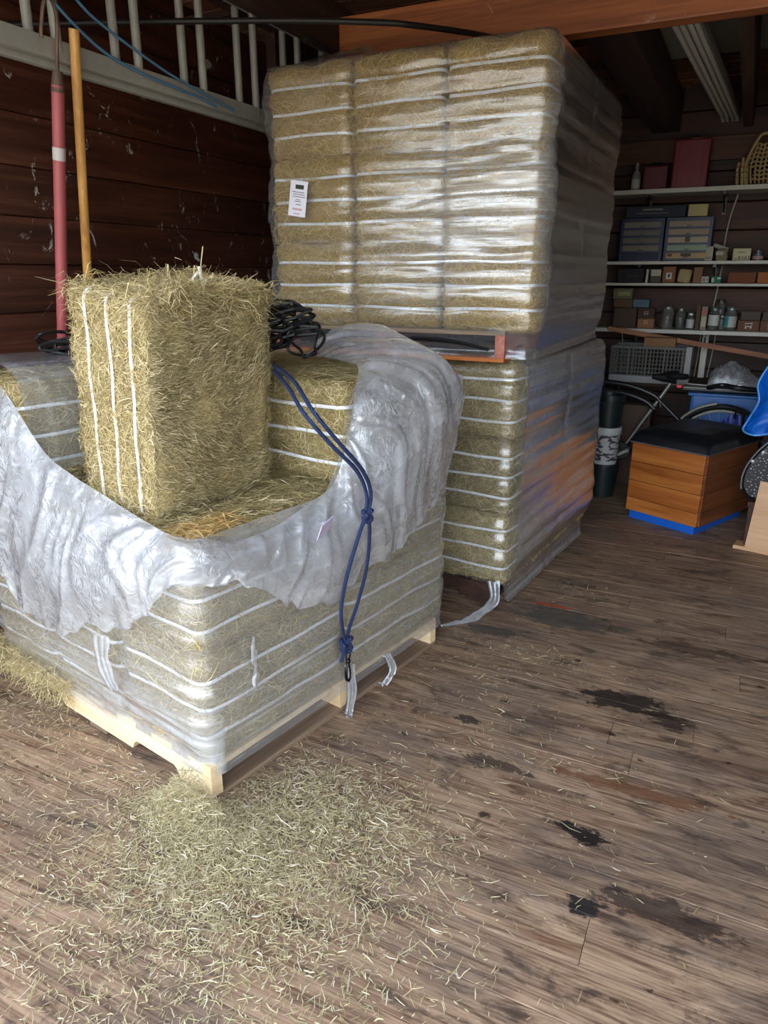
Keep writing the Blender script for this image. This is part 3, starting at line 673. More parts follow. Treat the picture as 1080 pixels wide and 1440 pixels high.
# gathered white seam running down the near end of the left-facing side
def seam(F, ab, z0, z1, parent, seed, w=.02):
    n = 40; z = np.linspace(z0, z1, n); k = np.linspace(-1, 1, 5)
    P = F.np(np.full((n, 5), ab[0]), np.full((n, 5), ab[1]), z[:, None]+0*k[None]); d = np.array(F.a if abs(ab[1]) > abs(ab[0]) or ab[1] < -.0 else F.b)
    d = np.array(F.b) if ab[0] < 0 else np.array(F.a); nn = -np.array(F.a) if ab[0] < 0 else -np.array(F.b)
    P = P+d*(k[None]*w/2*(1+.6*vnoise(z*20, z*0, seed))[:, None]+.012*vnoise(z*8, z*0+2, seed)[:, None])[..., None]+nn*(.004+.006*vnoise(z[:, None]*60, k[None]*4, seed))[..., None]
    grid_mesh('film_seam', P-np.array(F.o), M_flap, parent, np.stack(np.meshgrid(k*.1, z), -1), False, {'layers': np.full((n, 5), .15)})
seam(F1, (-.034, .16), .32, .50, wrap1, 4, .014)
# lilac scrap stuck on the folded film
MB().box((0, 0, 0), (.07, .003, .06), None, .001).build('lilac_tape', plain('lilac_tape', 'cfc3e0', .4), wrap1, loc=tuple(F1.p(-.10, .42, .775)-F1.o)).rotation_euler = (R(-25), R(10), R(-80)+F1.rz)

# paper label stuck on the upper stack
lb = MB().box((0, 0, 0), (.088, .0012, .142), None, 0).build('paper_label', plain('label_paper', 'e9e6ee', .6, var=.02), wrap3, loc=tuple(F3.p(1.072, -.030, 1.808)-F3.o))
lb.rotation_euler = (0, R(9), F3.rz)
MB().box((.004, -.0012, .047), (.042, .001, .017)).build('printed_panel', plain('dark_green_ink', '25301d', .6), lb)
ink = plain('grey_ink', '5a5a66', .6); tx = MB()
for z, w_, in ((.026, .062), (.017, .052), (.008, .060), (-.004, .020), (-.011, .030), (-.023, .018)):
    k = -w_/2
    while k < w_/2:
        wl_ = random.uniform(.003, .009); tx.box((k+wl_/2, -.0012, z), (wl_, .0006, .0035)); k += wl_+.002
tx.build('printed_lines', ink, lb)
MB().box((0, -.0012, -.042), (.05, .0006, .008)).box((0, -.0012, -.060), (.03, .0006, .005)).build('faded_print', plain('pink_ink', 'c9a2a8', .6), lb)

# loose film bunched on the very top, with a scrap of paper
# ---------------------------------------------------------------- rope, net
M_rope = NT('navy_rope'); _c = M_rope.n('TexCoord').outputs['Object']
_w = M_rope.n('TexWave', Vector=M_rope.mapping(_c, (1, 1, 1), rot=(.6, .5, .3)), Scale=70., Distortion=1.5)
M_rope.bsdf(M_rope.mix(_w.outputs['Fac'], lin('101a36'), lin('2d4273')), .7, 0., M_rope.bump(_w.outputs['Fac'], .8, .004)); M_rope = M_rope.m
rope = thing('lead_rope', 'navy braided lead rope hanging doubled over the torn film', 'rope', tuple(F1.p(-.1, .5, .2)))
RO = F1.p(-.1, .5, .2)
def rp(pts): return [F1.p(*p)-RO for p in pts]
r1 = [(.17, .50, 1.215), (.03, .42, 1.185), (-.10, .345, 1.135), (-.14, .405, 1.044), (-.16, .50, .945), (-.155, .552, .86), (-.15, .553, .80)]
r2 = [(.19, .52, 1.23), (.03, .445, 1.20), (-.11, .37, 1.14), (-.15, .425, 1.05), (-.165, .52, .945), (-.16, .567, .86), (-.155, .560, .80)]
MB().tube(catmull(rp(r1), 8), .0062, 8).tube(catmull(rp(r2), 8), .0062, 8).build('rope', M_rope, rope, True)
l1 = [(-.155, .553, .80), (-.15, .51, .72), (-.13, .48, .60), (-.10, .485, .48), (-.075, .52, .38), (-.07, .54, .33)]
l2 = [(-.155, .560, .80), (-.15, .572, .72), (-.13, .580, .60), (-.10, .575, .48), (-.075, .556, .38), (-.07, .545, .33)]
MB().tube(catmull(rp(l1), 8), .0062, 8).tube(catmull(rp(l2), 8), .0062, 8).build('loop', M_rope, rope, True)
def knot(c, s, name, turns=3):
    pts = []
    for k in range(60):
        t = 2*math.pi*k/60; pts.append(F1.p(*c)-RO+(F1.b*(math.sin(t)+2*math.sin(2*t))+Vector((0, 0, 1))*(math.cos(t)-2*math.cos(2*t))-F1.a*(-1.2*math.sin(3*t)))*s)
    MB().tube(pts, .0078, 8, True).build(name, M_rope, rope, True)
knot((-.155, .556, .79), .0068, 'knot'); knot((-.07, .542, .318), .0095, 'knot')
MB().tube(rp([(-.075, .528, .31), (-.07, .522, .28), (-.065, .52, .262)]), .0075, 8).build('rope_end', M_rope, rope, True)
ck = plain('gunmetal', '2b2c30', .3, .9, .1); cc = F1.p(-.066, .556, .0)-RO
def onp(pts): return [cc+F1.b*x+Vector((0, 0, z)) for x, z in pts]
sn = MB().tube(onp([(.012*math.cos(k*math.pi/8), .268+.015*math.sin(k*math.pi/8)) for k in range(16)]), .0028, 8, True).build('snap_ring', ck, rope, True)
MB().lathe([(.005, 0), (.009, .004), (.009, .012), (.005, .016)], tuple(cc+Vector((0, 0, .238))), 12).build('swivel', ck, rope, True)
MB().tube(onp([(0, .238), (-.010, .222), (-.012, .200), (-.010, .178), (0, .168), (.010, .176), (.011, .190)]), [.005, .005, .0055, .0055, .005, .0045, .003], 8).tube(onp([(.003, .234), (.009, .215), (.011, .19)]), .003, 8).build('snap_hook', ck, rope, True)

# black knotted hay net lying behind the standing bale
bm = bmesh.new(); bmesh.ops.create_icosphere(bm, subdivisions=3, radius=1); bm.faces.ensure_lookup_table(); bm.edges.ensure_lookup_table()
fc = [np.array(f.calc_center_median()[:]) for f in bm.faces]; ed = [(e.link_faces[0].index, e.link_faces[1].index) for e in bm.edges]; bm.free()
fc = np.array(fc); fc /= np.linalg.norm(fc, axis=1, keepdims=True)
nzv = 1+.22*vnoise(fc[:, 0]*3+4, fc[:, 1]*3+fc[:, 2]*2, 5)+.12*vnoise(fc[:, 0]*7, fc[:, 1]*7+fc[:, 2]*6, 6)
NE = (F1.p(1.11, .30, 1.25), F1.p(.19, .70, 1.32)); ctr = (NE[0]+NE[1])/2; dx = (NE[1]-NE[0]); hlf = dx.length/2+.03; dx.normalize(); dy = Vector((0, 0, 1)).cross(dx)
net = thing('hay_net', 'black knotted hay net bunched behind the standing bale', 'net', tuple(Vector((ctr.x, ctr.y, 1.19))))
Q = [dx*(p[0]*hlf*n_)+dy*(p[1]*.12*n_)+Vector((0, 0, 1))*(p[2]*(.085+.02*p[0])*n_+.10+.03*p[0]) for p, n_ in zip(fc, nzv)]
nm = MB()
QQ = [q*.88+Vector((random.gauss(0, .006), random.gauss(0, .006), .012+random.gauss(0, .005))) for q in Q]
for i, j in ed: nm.tube([QQ[i], QQ[j]], .0036, 5, cap=False)
for i, j in ed: nm.tube([Q[i], Q[j]], .0055, 5, cap=False)
nm.build('netting', M_rubber, net, True)
dc = MB()
for k in range(4):
    t0 = random.uniform(0, 6); e0 = Vector((-hlf+.05, 0, .09)) if k % 2 else Vector((hlf-.05, 0, .07))
    c = dx*e0.x+Vector((0, 0, e0.z))
    pts = [c+dx*(.05*math.cos(t0+q*.5))+dy*(.05*math.sin(1.3*q+t0))+Vector((0, 0, .055*math.sin(q*.5+t0))) for q in range(12)]
    dc.tube(catmull(pts, 4), .005, 6)
tag(dc.build('drawstring', M_rubber, net, True), kind='stuff')

# ---------------------------------------------------------------- hay spilled on the floor
M_spill, _x = hay_mats('spilled', ['a09668', 'd6caa0', '98905f', 'e8dcb8', 'b0aa7c', 'c5b488', 'efe6cc', 'a09a70', 'd8c494', '8a8058'], ('3c331e', '7c6c44', 'b09c6c'), .9)
g = np.random.default_rng(31)
blobs = [(-1.24, 1.265, .09, .045, 3800, .085), (-1.08, 1.21, .17, .11, 5200, .022), (-.92, 1.45, .18, .12, 3600, .012), (-1.0, 1.05, .28, .15, 3600, .006), (-.78, 1.33, .22, .16, 1500, .004),
         (-1.35, 1.02, .35, .22, 900, .002), (-1.85, 1.30, .35, .2, 900, .004), (-2.15, 1.40, .25, .12, 600, .004), (-1.0, .88, .25, .12, 700, .003), (-.95, .70, .3, .1, 420, .003),
         (-.55, 1.95, .3, .22, 330, .001), (-.75, 2.35, .15, .12, 200, .001), (-.45, 1.5, .3, .25, 120, .001), (-.2, 1.6, .7, .8, 180, .001), (-.6, 2.6, .18, .06, 260, .001), (-.55, 3.3, .1, .1, 90, .001), (-.3, 3.9, .25, .25, 90, .001)]
PP = []; ZZ = []
for x, y_, sx, sy, n, zh in blobs:
    p = g.normal(0, 1, (n, 2))*np.array([sx, sy])+np.array([x, y_]); rr = np.exp(-(((p[:, 0]-x)/sx)**2+((p[:, 1]-y_)/sy)**2)/1.2)
    PP.append(p); ZZ.append(.003+np.abs(g.random(n))*zh*rr*2.0+g.random(n)*.002)
PP = np.concatenate(PP); ZZ = np.concatenate(ZZ)
ok = (PP[:, 0] > XL+.05) & (PP[:, 1] > .3); PP, ZZ = PP[ok], ZZ[ok]; n = len(PP)
rel = PP-np.array(F1.o)[:2]; aa = rel@np.array(F1.a)[:2]; bb = rel@np.array(F1.b)[:2]
inside = (aa > .0) & (bb > .0) & (aa < 1.2) & (bb < 1.2); PP, ZZ = PP[~inside], ZZ[~inside]; n = len(PP)
ang = g.uniform(0, 6.28, n); T = np.stack([np.cos(ang), np.sin(ang), g.normal(0, .12, n)], 1); T[:, 2] *= np.minimum(1, ZZ*60)
L = g.uniform(.010, .036, n)*g.choice([.6, 1, 2.0], n, p=[.45, .45, .10])
Cc = np.c_[PP, ZZ]; bend = g.normal(0, .1, n)*L; sd = np.stack([-np.sin(ang), np.cos(ang), 0*ang], 1)
pts = np.stack([Cc-T*L[:, None]/2, Cc+sd*bend[:, None], Cc+T*L[:, None]/2], 1); pts[..., 2] = np.maximum(pts[..., 2], .0015)
nn = g.normal(0, .3, (n, 3))+np.array([0, 0, 1]); nn /= np.linalg.norm(nn, axis=1, keepdims=True)
me = strands_mesh(pts, nn, g.uniform(.0010, .0032, n), 'spilled_hay', M_spill)
tag(link('spilled_hay', me), 'hay spilled over the floor in front of the pallet corner', 'hay', kind='stuff')
# shaggy hay hanging under the left end of the opened stack
n = 2600; a = g.uniform(.72, 1.30, n); b = g.uniform(-.06, .05, n); z = Z1+g.uniform(-.055, .05, n)-.01
T = np.stack([g.normal(0, .6, n), g.normal(-.2, .5, n), g.normal(-.45, .45, n)], 1); T /= np.linalg.norm(T, axis=1, keepdims=True); L = g.uniform(.02, .07, n)
C0 = F1.np(a, b, z); pts = np.stack([C0, C0+T*L[:, None]/2+g.normal(0, .004, (n, 3)), C0+T*L[:, None]], 1); nn = g.normal(0, 1, (n, 3))
pts[..., 2] = np.maximum(pts[..., 2], .01)
tag(link('loose_hay', strands_mesh(pts, nn, g.uniform(.001, .0025, n), 'hanging_hay', M_strand2)), 'shaggy hay hanging over the left end of the front pallet', 'hay', kind='stuff')

# ---------------------------------------------------------------- ladder, poles, rail
lad = thing('ladder', 'aluminium extension ladder hung level along the dark board wall', 'ladder', (-2.2, 1.2, 2.2))
def lrail(z, y0, y1, x): MB().box((x, (y0+y1)/2-1.2, z-2.2), (.028, y1-y0, .062), None, .004).build('rail', M_alu, lad)
lrail(2.185, .75, 4.5, -.015); lrail(2.66, .75, 4.5, -.015); lrail(2.205, .9, 4.3, .022); lrail(2.64, .9, 4.3, .022)
for k in range(10):
    y_ = 1.16+k*.374
    MB().tube([(-.015, y_-1.2, -.0), (-.015, y_-1.2, .46)], .0165, 12).build('rung', M_alu, lad, True)
    if k < 9: MB().tube([(.022, y_+.075-1.2, .0), (.022, y_+.075-1.2, .44)], .0165, 12).build('rung', M_alu, lad, True)
for y_ in (1.0, 3.3): MB().box((-.28, y_-1.2, .5), (.56, .03, .03)).build('hanging_bracket', M_joist, lad)
rb = plain('blue_cord', '4f7fa0', .7)
br = MB().tube(catmull([(-2.15, 1.80, 2.44), (-2.15, 2.056, 2.285), (-2.15, 2.237, 2.225), (-2.15, 2.535, 2.20), (-2.15, 2.66, 2.195), (-2.155, 2.78, 2.18)], 8), .005, 6)
br.tube(catmull([(-2.15, 1.95, 2.46), (-2.15, 2.065, 2.369), (-2.15, 2.186, 2.318), (-2.15, 2.5, 2.242), (-2.15, 2.851, 2.193), (-2.155, 2.9, 2.18)], 8), .005, 6)
tag(br.build('cord', rb, None, True), 'thin blue cord looped over the rungs of the ladder', 'cord')
pipe = MB().tube(catmull([(-2.73, 2.255, 2.42), (-2.44, 2.373, 2.42), (-2.108, 2.517, 2.42), (-1.687, 2.713, 2.42), (-1.404, 2.878, 2.42), (-1.306, 2.963, 2.42), (-1.18, 3.2, 2.44), (-1.1, 3.42, 2.46)], 8), .011, 10)
tag(pipe.build('curved_rail', plain('dull_iron', '2c2825', .5, .5), None, True), 'dark curved iron rail under the ceiling, passing in front of the ladder', 'rail')
# long poles leaning on the ladder

rt, rbm = Vector((-2.1, 1.913, 2.204)), Vector((-2.655, 2.063, .004)); dr = (rbm-rt).normalized()
pole = thing('hooked_pole', 'long red-painted pole with a rusty iron hook at its top', 'pole', tuple(rbm))
MB().tube([rt+dr*.12-rbm, Vector((0, 0, 0))], .0205, 14).build('shaft', plain('faded_red_paint', '9c4a4a', .55, var=.22, scale=9, bump=.3), pole, True)
MB().tube([rt+dr*.08-rbm, rt+dr*.14-rbm], [.016, .022], 12).build('ferrule', plain('rusty_iron', '5d4a3e', .7, .4), pole, True)
MB().tube([rt+dr*.305-rbm, rt+dr*.345-rbm], .0215, 14).build('tape_band', plain('grey_tape', 'b5aca6', .6), pole, True)
hk = [rt+dr*.10, rt+dr*.02, rt-dr*.07, rt-dr*.11+Vector((-.0, -.02, .0)), rt-dr*.10+Vector((0, -.045, 0)), rt-dr*.03+Vector((0, -.058, 0)), rt+dr*.0+Vector((0, -.058, 0))]
MB().tube(catmull([p-rbm for p in hk], 6), .006, 8).build('hook', plain('hook_iron', '6b5548', .6, .5), pole, True)
wt, wbm = Vector((-2.1, 1.99, 2.262)), Vector((-2.70, 2.33, .004))
tag(MB().tube([wbm, wt], [.016, .0165], 14).build('wooden_pole', wood('varnished_pole', '8a5a24', 'b5823f', 'cf9f58', 2, 1., .4), None, True), 'plain honey-coloured wooden pole leaning beside the red pole', 'pole')

# ---------------------------------------------------------------- fluorescent fixtures
M_tube = plain('unlit_tube', 'cfccc2', .35, var=.03); M_fix = plain('fixture_enamel', '9a968c', .5)
for k, (x, lab) in enumerate(((-.375, 'unlit twin fluorescent batten on the ceiling, nearer the tall bales'), (-.314, 'unlit twin fluorescent batten on the ceiling, on the side away from the bales'))):
    t = thing('fluorescent_light', lab, 'light', (x, 4.95, 2.56), R(-3.2), 'ceiling battens')
    MB().box((0, 0, .02), (.056, 2.42, .05), None, .006).build('housing', M_fix, t)
    for s_ in (-.0145, .0145):
        MB().tube([(s_, -1.2, -.018), (s_, 1.2, -.018)], .0132, 12).build('tube', M_tube, t, True)
        for e in (-1.205, 1.205): MB().box((s_, e, -.012), (.02, .016, .045), None, .003).build('lamp_holder', M_metal, t)
MB_ = None

# ---------------------------------------------------------------- shelves on the back wall
def shelf(z, y0, x0, x1, th, label, brs=True):
    t = thing('wall_shelf', label, 'shelf', (0, (y0+6.17)/2, z))
    d = 6.17-y0; MB().box(((x0+x1)/2, 0, -th/2), (x1-x0, d, th), None, .002).build('board', M_white, t)
    if brs:
        for x in (-.75, -.235, .5, 1.2):
            MB().box((x, 0, -th-.011), (.02, d-.04, .02)).box((x, d/2-.012, -th-.07), (.025, .02, .14)).tube([(x, -d/2+.05, -th-.02), (x, d/2-.02, -th-.12)], .006, 6).build('bracket', M_black, t)
    return t
shelf(2.080, 5.87, -1.7, 1.7, .03, 'uppermost cream shelf on the back wall, carrying the red cases')
shelf(1.590, 5.87, -1.7, 1.7, .022, 'white shelf under the blue drawer cabinets')
shelf(1.436, 5.87, -1.7, 1.7, .018, 'narrow white shelf with small boxes below the drawer cabinets', False)
shelf(1.105, 5.87, -1.7, 1.7, .028, 'lowest white shelf, carrying the glass jars')
YS = 5.92      # y of the fronts of things on the shelves
def mat(n, c, r=.6, metal=0., **k): return plain(n, c, r, metal, **k)
def carton(x0, x1, z0, z1, d, col, label, cat='box', y=YS, flap=True, rz=0., group=None, name='cardboard_box', tp='b08c5c'):
    t = thing(name, label, cat, ((x0+x1)/2, y+d/2, z0), rz, group); w = x1-x0; h = z1-z0
    MB().box((0, 0, h/2), (w-.002, d, h-.002), None, .003).build('carton', mat('carton_'+col, col, .75, var=.14), t)
    if flap: MB().box((0, -.0, h-.001), (w*.96, d*.49, .003)).build('flap', mat('carton_'+col, col, .75), t)
    return t
def sticker(t, x, z, w, h, col, name='sticker', d=.1, y=None):
    return MB().box((x, -(d/2)-.001 if y is None else y, z), (w, .002, h)).build(name, mat('print_'+col, col, .6, var=.05), t)
# top shelf
t = thing('spray_bottle', 'clear bottle with a white label at the left end of the uppermost shelf', 'bottle', (-.845, 5.95, 2.08))
MB().lathe([(.028, 0), (.031, .01), (.031, .10), (.022, .125), (.010, .14), (.010, .16)], n=16).build('bottle_body', mat('frosted_plastic', '8d8f8c', .3), t, True)
MB().lathe([(.0318, .015), (.0318, .075)], n=16).build('label_band', mat('label_grey', 'c9c6bd', .6), t, True)
MB().lathe([(.013, .158), (.013, .185), (.006, .19)], n=12).build('cap', mat('cap_pinkish', 'a58d8d', .5), t, True)
def case(x0, x1, h, d, y, label, col, tilt=0.):
    t = thing('red_case', label, 'case', ((x0+x1)/2, y+d/2, 2.081), 0); w = x1-x0
    m = mat('case_'+col, col, .45, var=.08)
    MB().box((0, 0, h/2), (w, d, h), None, .012).build('case_body', m, t)
    for s_ in (-.36, .36): MB().box((w*s_, -d/2-.003, h/2), (.014, .006, h*.9), None, .002).build('ridge', m, t)
    MB().tube([(-w*.18, 0, h), (-w*.16, 0, h+.022), (w*.16, 0, h+.022), (w*.18, 0, h)], .006, 8).build('handle', M_black, t)
    MB().box((0, -d/2-.003, .012), (w*.8, .005, .012)).build('latch', m, t)
case(-.80, -.63, .16, .14, 5.93, 'small dark red case on the uppermost shelf next to the bottle', '620c17')
case(-.60, -.365, .315, .15, 5.91, 'tall red case standing on the uppermost shelf', '7a111e')
sticker(bpy.data.objects[[o.name for o in bpy.data.objects if o.name.startswith('red_case')][-1]], .02, .325, .07, .012, 'a08a50', 'tag', .0, 0.)
# wicker bundle
wk = mat('cane', 'bfa773', .6, var=.2, scale=40)
t = thing('wicker_basket', 'pale woven cane basket at the right end of the uppermost shelf', 'basket', (-.02, 6.0, 2.081))
for k in range(7):
    a = k/6; MB().tube(catmull([(-.06+.15*a, -.07, .01), (-.075+.17*a, -.075, .12), (-.05+.14*a, -.06, .26)], 5), .006, 6).build('cane_stave', wk, t, True)
for j in range(9):
    MB().tube([(-.07+.02*math.sin(q*.9+j), -.083+.006*((q+j) % 2), .03+j*.027) if q == 0 else (-.075+q*.03, -.083+.010*((q+j) % 2), .03+j*.027+.012*(q % 2)) for q in range(7)], .0055, 5).build('cane_weave', wk, t, True)
MB().tube(catmull([(-.09, -.06, .0), (-.105, -.05, .14), (-.05, -.04, .30), (.0, -.03, .325)], 8), .012, 8).build('rim_hoop', wk, t, True)
MB().tube(catmull([(.03, -.06, .33), (.055, -.05, .2), (.06, -.04, .01)], 8), .01, 8).build('rim_hoop', wk, t, True)
for k in range(3):
    t = thing('cane_bundle', ('jointed cane stick leaning against the wicker basket, ', '')[0]+('leftmost', 'middle', 'nearest the basket')[k], 'cane', (-.165+.03*k, 5.93, 2.081))
    MB().tube([(0, 0, 0), (-.012+.0*k, .02, .10), (-.006-.01*k, .03, .15+.03*(k % 2))], [.010, .011, .010], 8).build('stick', wk, t, True)
    for z in (.05, .085, .12): MB().lathe([(.012, -.004), (.0145, 0), (.012, .004)], (-.008, .012, z), 8).build('joint', mat('cane_dark', '8f7b4c', .6), t, True)
# drawer cabinets
M_blue = mat('navy_cabinet', '0c2044', .45)
def cabinet(x0, x1, label, cols):
    t = thing('drawer_cabinet', label, 'drawer cabinet', ((x0+x1)/2, 6.02, 1.591), 0, 'blue drawer cabinets'); w = x1-x0; h = .30
    MB().box((0, 0, h/2), (w-.004, .2, h), None, .004).build('casing', M_blue, t)
    n = len(cols)
    for k, c in enumerate(cols):
        z = h-.035-k*(h-.03)/n-.012
        d = MB().box((0, -.103, z), (w*.84, .012, (h-.03)/n*.74), None, .003).build('drawer', mat('drawer_'+c, c, .6, var=.1), t)
        MB().box((0, -.112, z-.012), (.03, .008, .008)).build('pull', mat('pull_dark', '45433f', .5), d)
    return t
cabinet(-.915, -.605, 'blue cabinet of grey-brown drawers beside the tall bales', ['7d7469', '6d675f', '6c665f', '7d7468', '12213d'])
cB = cabinet(-.600, -.278, 'blue cabinet with paler labelled drawers, nearer the cream box', ['a08c7c', 'a5917c', 'b5a98f', '96a893', 'b99a70'])
sticker(cB, 0, .15, .035, .035, '4e453e', 'tape', .2, -.112); sticker(cB, .0, .042, .07, .022, '3a2d22', 'print', .2, -.112)
sticker(cB, -.11, .042, .03, .02, '4a3626', 'print', .2, -.112)
for z in (.27, .235, .197, .155, .11): MB().box((.146, -.05, z), (.002, .08, .004)).build('slot', mat('grey_scuff', '6b7480', .5), cB)
t = carton(-.89, -.475, 1.893, 1.972, .15, '2c3444', 'dark boxed set lying on top of the left blue cabinet', y=5.93, flap=False, name='flat_box')
sticker(t, -.02, .055, .14, .010, '8b8272', 'print', .15); sticker(t, -.02, .030, .22, .007, '6a5f5a', 'print', .15)
t = carton(-.46, -.33, 1.893, 1.975, .12, 'c5b682', 'pale yellow box on top of the right blue cabinet', y=5.93)
t = carton(-.312, -.258, 1.591, 1.69, .06, 'b8b3a4', 'small upright white box beside the right drawer cabinet', flap=False)
sticker(t, 0, .02, .04, .02, '8f8478', 'print', .06)
tag(MB().tube([(-.262, 5.99, 1.70), (-.165, 5.99, 1.665)], .016, 12).build('paper_roll', mat('paper_tube', 'a7a39a', .6), None, True), 'pale paper tube tilted behind the small boxes on the drawer shelf', 'roll')
t = thing('paper_bag', 'crumpled pale paper bag between the white box and the cream box', 'bag', (-.20, 5.97, 1.591))
MB().lathe([(.035, 0), (.042, .02), (.034, .05), (.04, .07), (.02, .085)], n=9, sy=.6).build('bag_body', mat('kraft_pale', '8f8468', .8, var=.3), t)
MB().box((-.015, -.03, .05), (.05, .003, .025)).build('label', mat('print_c4', 'b9b3a2', .6), t)
t = carton(-.128, -.012, 1.591, 1.672, .09, 'cfc9a4', 'cream box with black lettering on the drawer shelf')
def text(body, size, loc, m, parent, rot=(R(90), 0, 0), ext=.0006, name='lettering'):
    cu = bpy.data.curves.new(name, 'FONT'); cu.body = body; cu.size = size; cu.extrude = ext; cu.align_x = 'CENTER'; cu.align_y = 'CENTER'; cu.materials.append(m)
    tmp = bpy.data.objects.new(name, cu); COL.objects.link(tmp); bpy.context.view_layer.update()
    me = bpy.data.meshes.new_from_object(tmp.evaluated_get(bpy.context.evaluated_depsgraph_get())); bpy.data.objects.remove(tmp)
    o = link(name, me, m, parent); o.location = loc; o.rotation_euler = rot; return o
text('BAKE', .034, (.018, -.047, .018), mat('black_ink', '1d1b18', .6), t); text('The', .018, (-.040, -.047, .012), mat('black_ink', '1d1b18', .6), t)
sticker(t, 0, .055, .05, .006, '7d775c', 'print', .09)
t = thing('grey_tin', 'grey lidded tin right of the cream lettered box', 'tin', (.035, 5.96, 1.591))
MB().lathe([(.036, 0), (.036, .05), (.039, .052), (.039, .068), (.03, .072)], n=18).build('tin_body', mat('tin_grey', '55565a', .4, .4), t, True)
MB().lathe([(.0368, .008), (.0368, .03)], n=18).build('label_band', mat('tin_pink', 'b7948f', .6), t, True)
# narrow shelf
t = carton(-.905, -.715, 1.437, 1.54, .15, '1f1b1c', 'black box at the left end of the narrow shelf'); sticker(t, .02, .05, .08, .008, '35302f', 'print', .15)
carton(-.703, -.683, 1.437, 1.535, .09, 'bdbab0', 'thin white upright packet on the narrow shelf', 'packet', flap=False, rz=R(3), name='thin_packet')
t = carton(-.668, -.59, 1.437, 1.535, .08, '4c4942', 'dark box with a pale top panel on the narrow shelf'); sticker(t, 0, .072, .07, .045, 'b5b1a2', 'panel', .08)
t = carton(-.582, -.492, 1.437, 1.553, .09, '8a5c3c', 'brown box with a white square label on the narrow shelf'); sticker(t, 0, .05, .038, .044, 'd8d6cf', 'label', .09)
MB().box((0, -.048, .052), (.018, .002, .026)).build('label_print', mat('print_555', '55504a', .6), t)
t = thing('paper_parcel', 'crumpled tan paper parcel between two brown boxes', 'parcel', (-.43, 5.96, 1.437))
MB().box((0, 0, .05), (.09, .07, .095), Matrix.Rotation(R(7), 3, 'Y'), .018).build('wrapping', mat('tan_paper', 'b09d72', .8, var=.25, bump=.6), t)
MB().box((.02, -.038, .03), (.02, .003, .06), Matrix.Rotation(R(12), 3, 'Y')).build('fold', mat('tan_paper', 'b09d72', .8), t)
carton(-.372, -.312, 1.437, 1.548, .07, '86654a', 'plain upright brown box right of the tan parcel', rz=R(4))
t = carton(-.312, -.262, 1.437, 1.484, .05, 'bcbcb4', 'tiny white box with grey print, narrow shelf', flap=False); sticker(t, -.008, .024, .016, .022, '74736e', 'print', .05); sticker(t, .014, .026, .008, .014, 'a5706a', 'print', .05)
t = carton(-.246, -.180, 1.437, 1.485, .05, '2f7f67', 'green and white box on the narrow shelf', flap=False); sticker(t, -.022, .022, .016, .03, 'c9cfc8', 'print', .05); sticker(t, .018, .034, .022, .012, 'd8ddd6', 'print', .05)
carton(-.135, .043, 1.437, 1.512, .12, '7a4327', 'long red-brown box on the narrow shelf')
carton(.052, .18, 1.437, 1.512, .12, 'a3622f', 'orange-brown box at the right edge of the narrow shelf')
# jar shelf
z0 = 1.106
t = carton(-.905, -.735, z0, 1.255, .15, '4d3b2e', 'dark brown box at the left end of the jar shelf')
t = carton(-.915, -.775, 1.256, 1.318, .14, '5b4630', 'middle brown box of the stack at the left end of the jar shelf')
t = carton(-.925, -.78, 1.3185, 1.395, .14, '6a6748', 'olive patterned box topping the stack at the left end'); sticker(t, .01, .04, .09, .03, '8c8a60', 'print', .14)
t = carton(-.725, -.602, z0, 1.178, .11, '93694a', 'light brown box with pale emblem, lower of a pair on the jar shelf', group='emblem boxes'); 
def emblem(t, z, d, col='d9d2c8', x=0., s=1.):
    m = mat('emblem_'+col, col, .6, var=.02); y = -d/2-.0015
    MB().tube([(x-.016*s, y, z+.008*s), (x+.016*s, y, z+.010*s), (x+.013*s, y, z-.004*s), (x-.013*s, y, z-.005*s)], .0022*s, 5, True).build('emblem', m, t)
    MB().tube([(x-.011*s, y, z-.012*s), (x-.0112*s, y-.001, z-.012*s)], .004*s, 8).tube([(x+.011*s, y, z-.011*s), (x+.0112*s, y-.001, z-.011*s)], .004*s, 8).build('emblem_dot', m, t)
emblem(t, .045, .11)
t = carton(-.728, -.605, 1.179, 1.255, .11, '4a3328', 'dark brown box with pale emblem, upper of a pair on the jar shelf', group='emblem boxes'); emblem(t, .04, .11)
tag(carton(-.775, -.655, 1.256, 1.316, .10, '56707c', 'grey-blue box lying on the dark emblem box', y=5.95), None)
def jar(x, r, h, label, band=None, bandc='c9cac6', lid='8d8c86', glass=None, content=None, y=5.965):
    t = thing('glass_jar', label, 'jar', (x, y, z0), 0, 'jars on the lowest shelf')
    g_ = MATS.get('jar_glass')
    if g_ is None:
        q = NT('jar_glass'); q.bsdf(lin('dfe6e2'), .06, 0., None, Transmission_Weight=.85, IOR=1.3); g_ = q.m; MATS['jar_glass'] = g_
    MB().lathe([(r*.9, 0), (r, .008), (r, h*.74), (r*.78, h*.84), (r*.74, h*.9)], n=20).build('glass', g_, t, True)
    MB().lathe([(r*.82, h*.88), (r*.82, h*.98), (r*.76, h)], n=20).build('lid', mat('lid_'+lid, lid, .35, metal=.6), t, True)
    if content: MB().lathe([(r*.86, .006), (r*.88, content*h), (.001, content*h)], n=16).build('contents', mat('jar_contents', '6a655c', .6, var=.5, scale=90), t, True)
    if band: MB().lathe([(r*1.02, h*band[0]), (r*1.02, h*band[1])], n=20).build('label_band', mat('band_'+bandc, bandc, .6, var=.08), t, True)
    return t
jar(-.517, .046, .165, 'large clear glass jar next to the emblem boxes')
jar(-.423, .034, .15, 'clear jar with small metal screws inside', content=.5)
jar(-.352, .028, .118, 'jar with a white cap and white contents', (.08, .62), 'c8cace', 'dcdcd8')
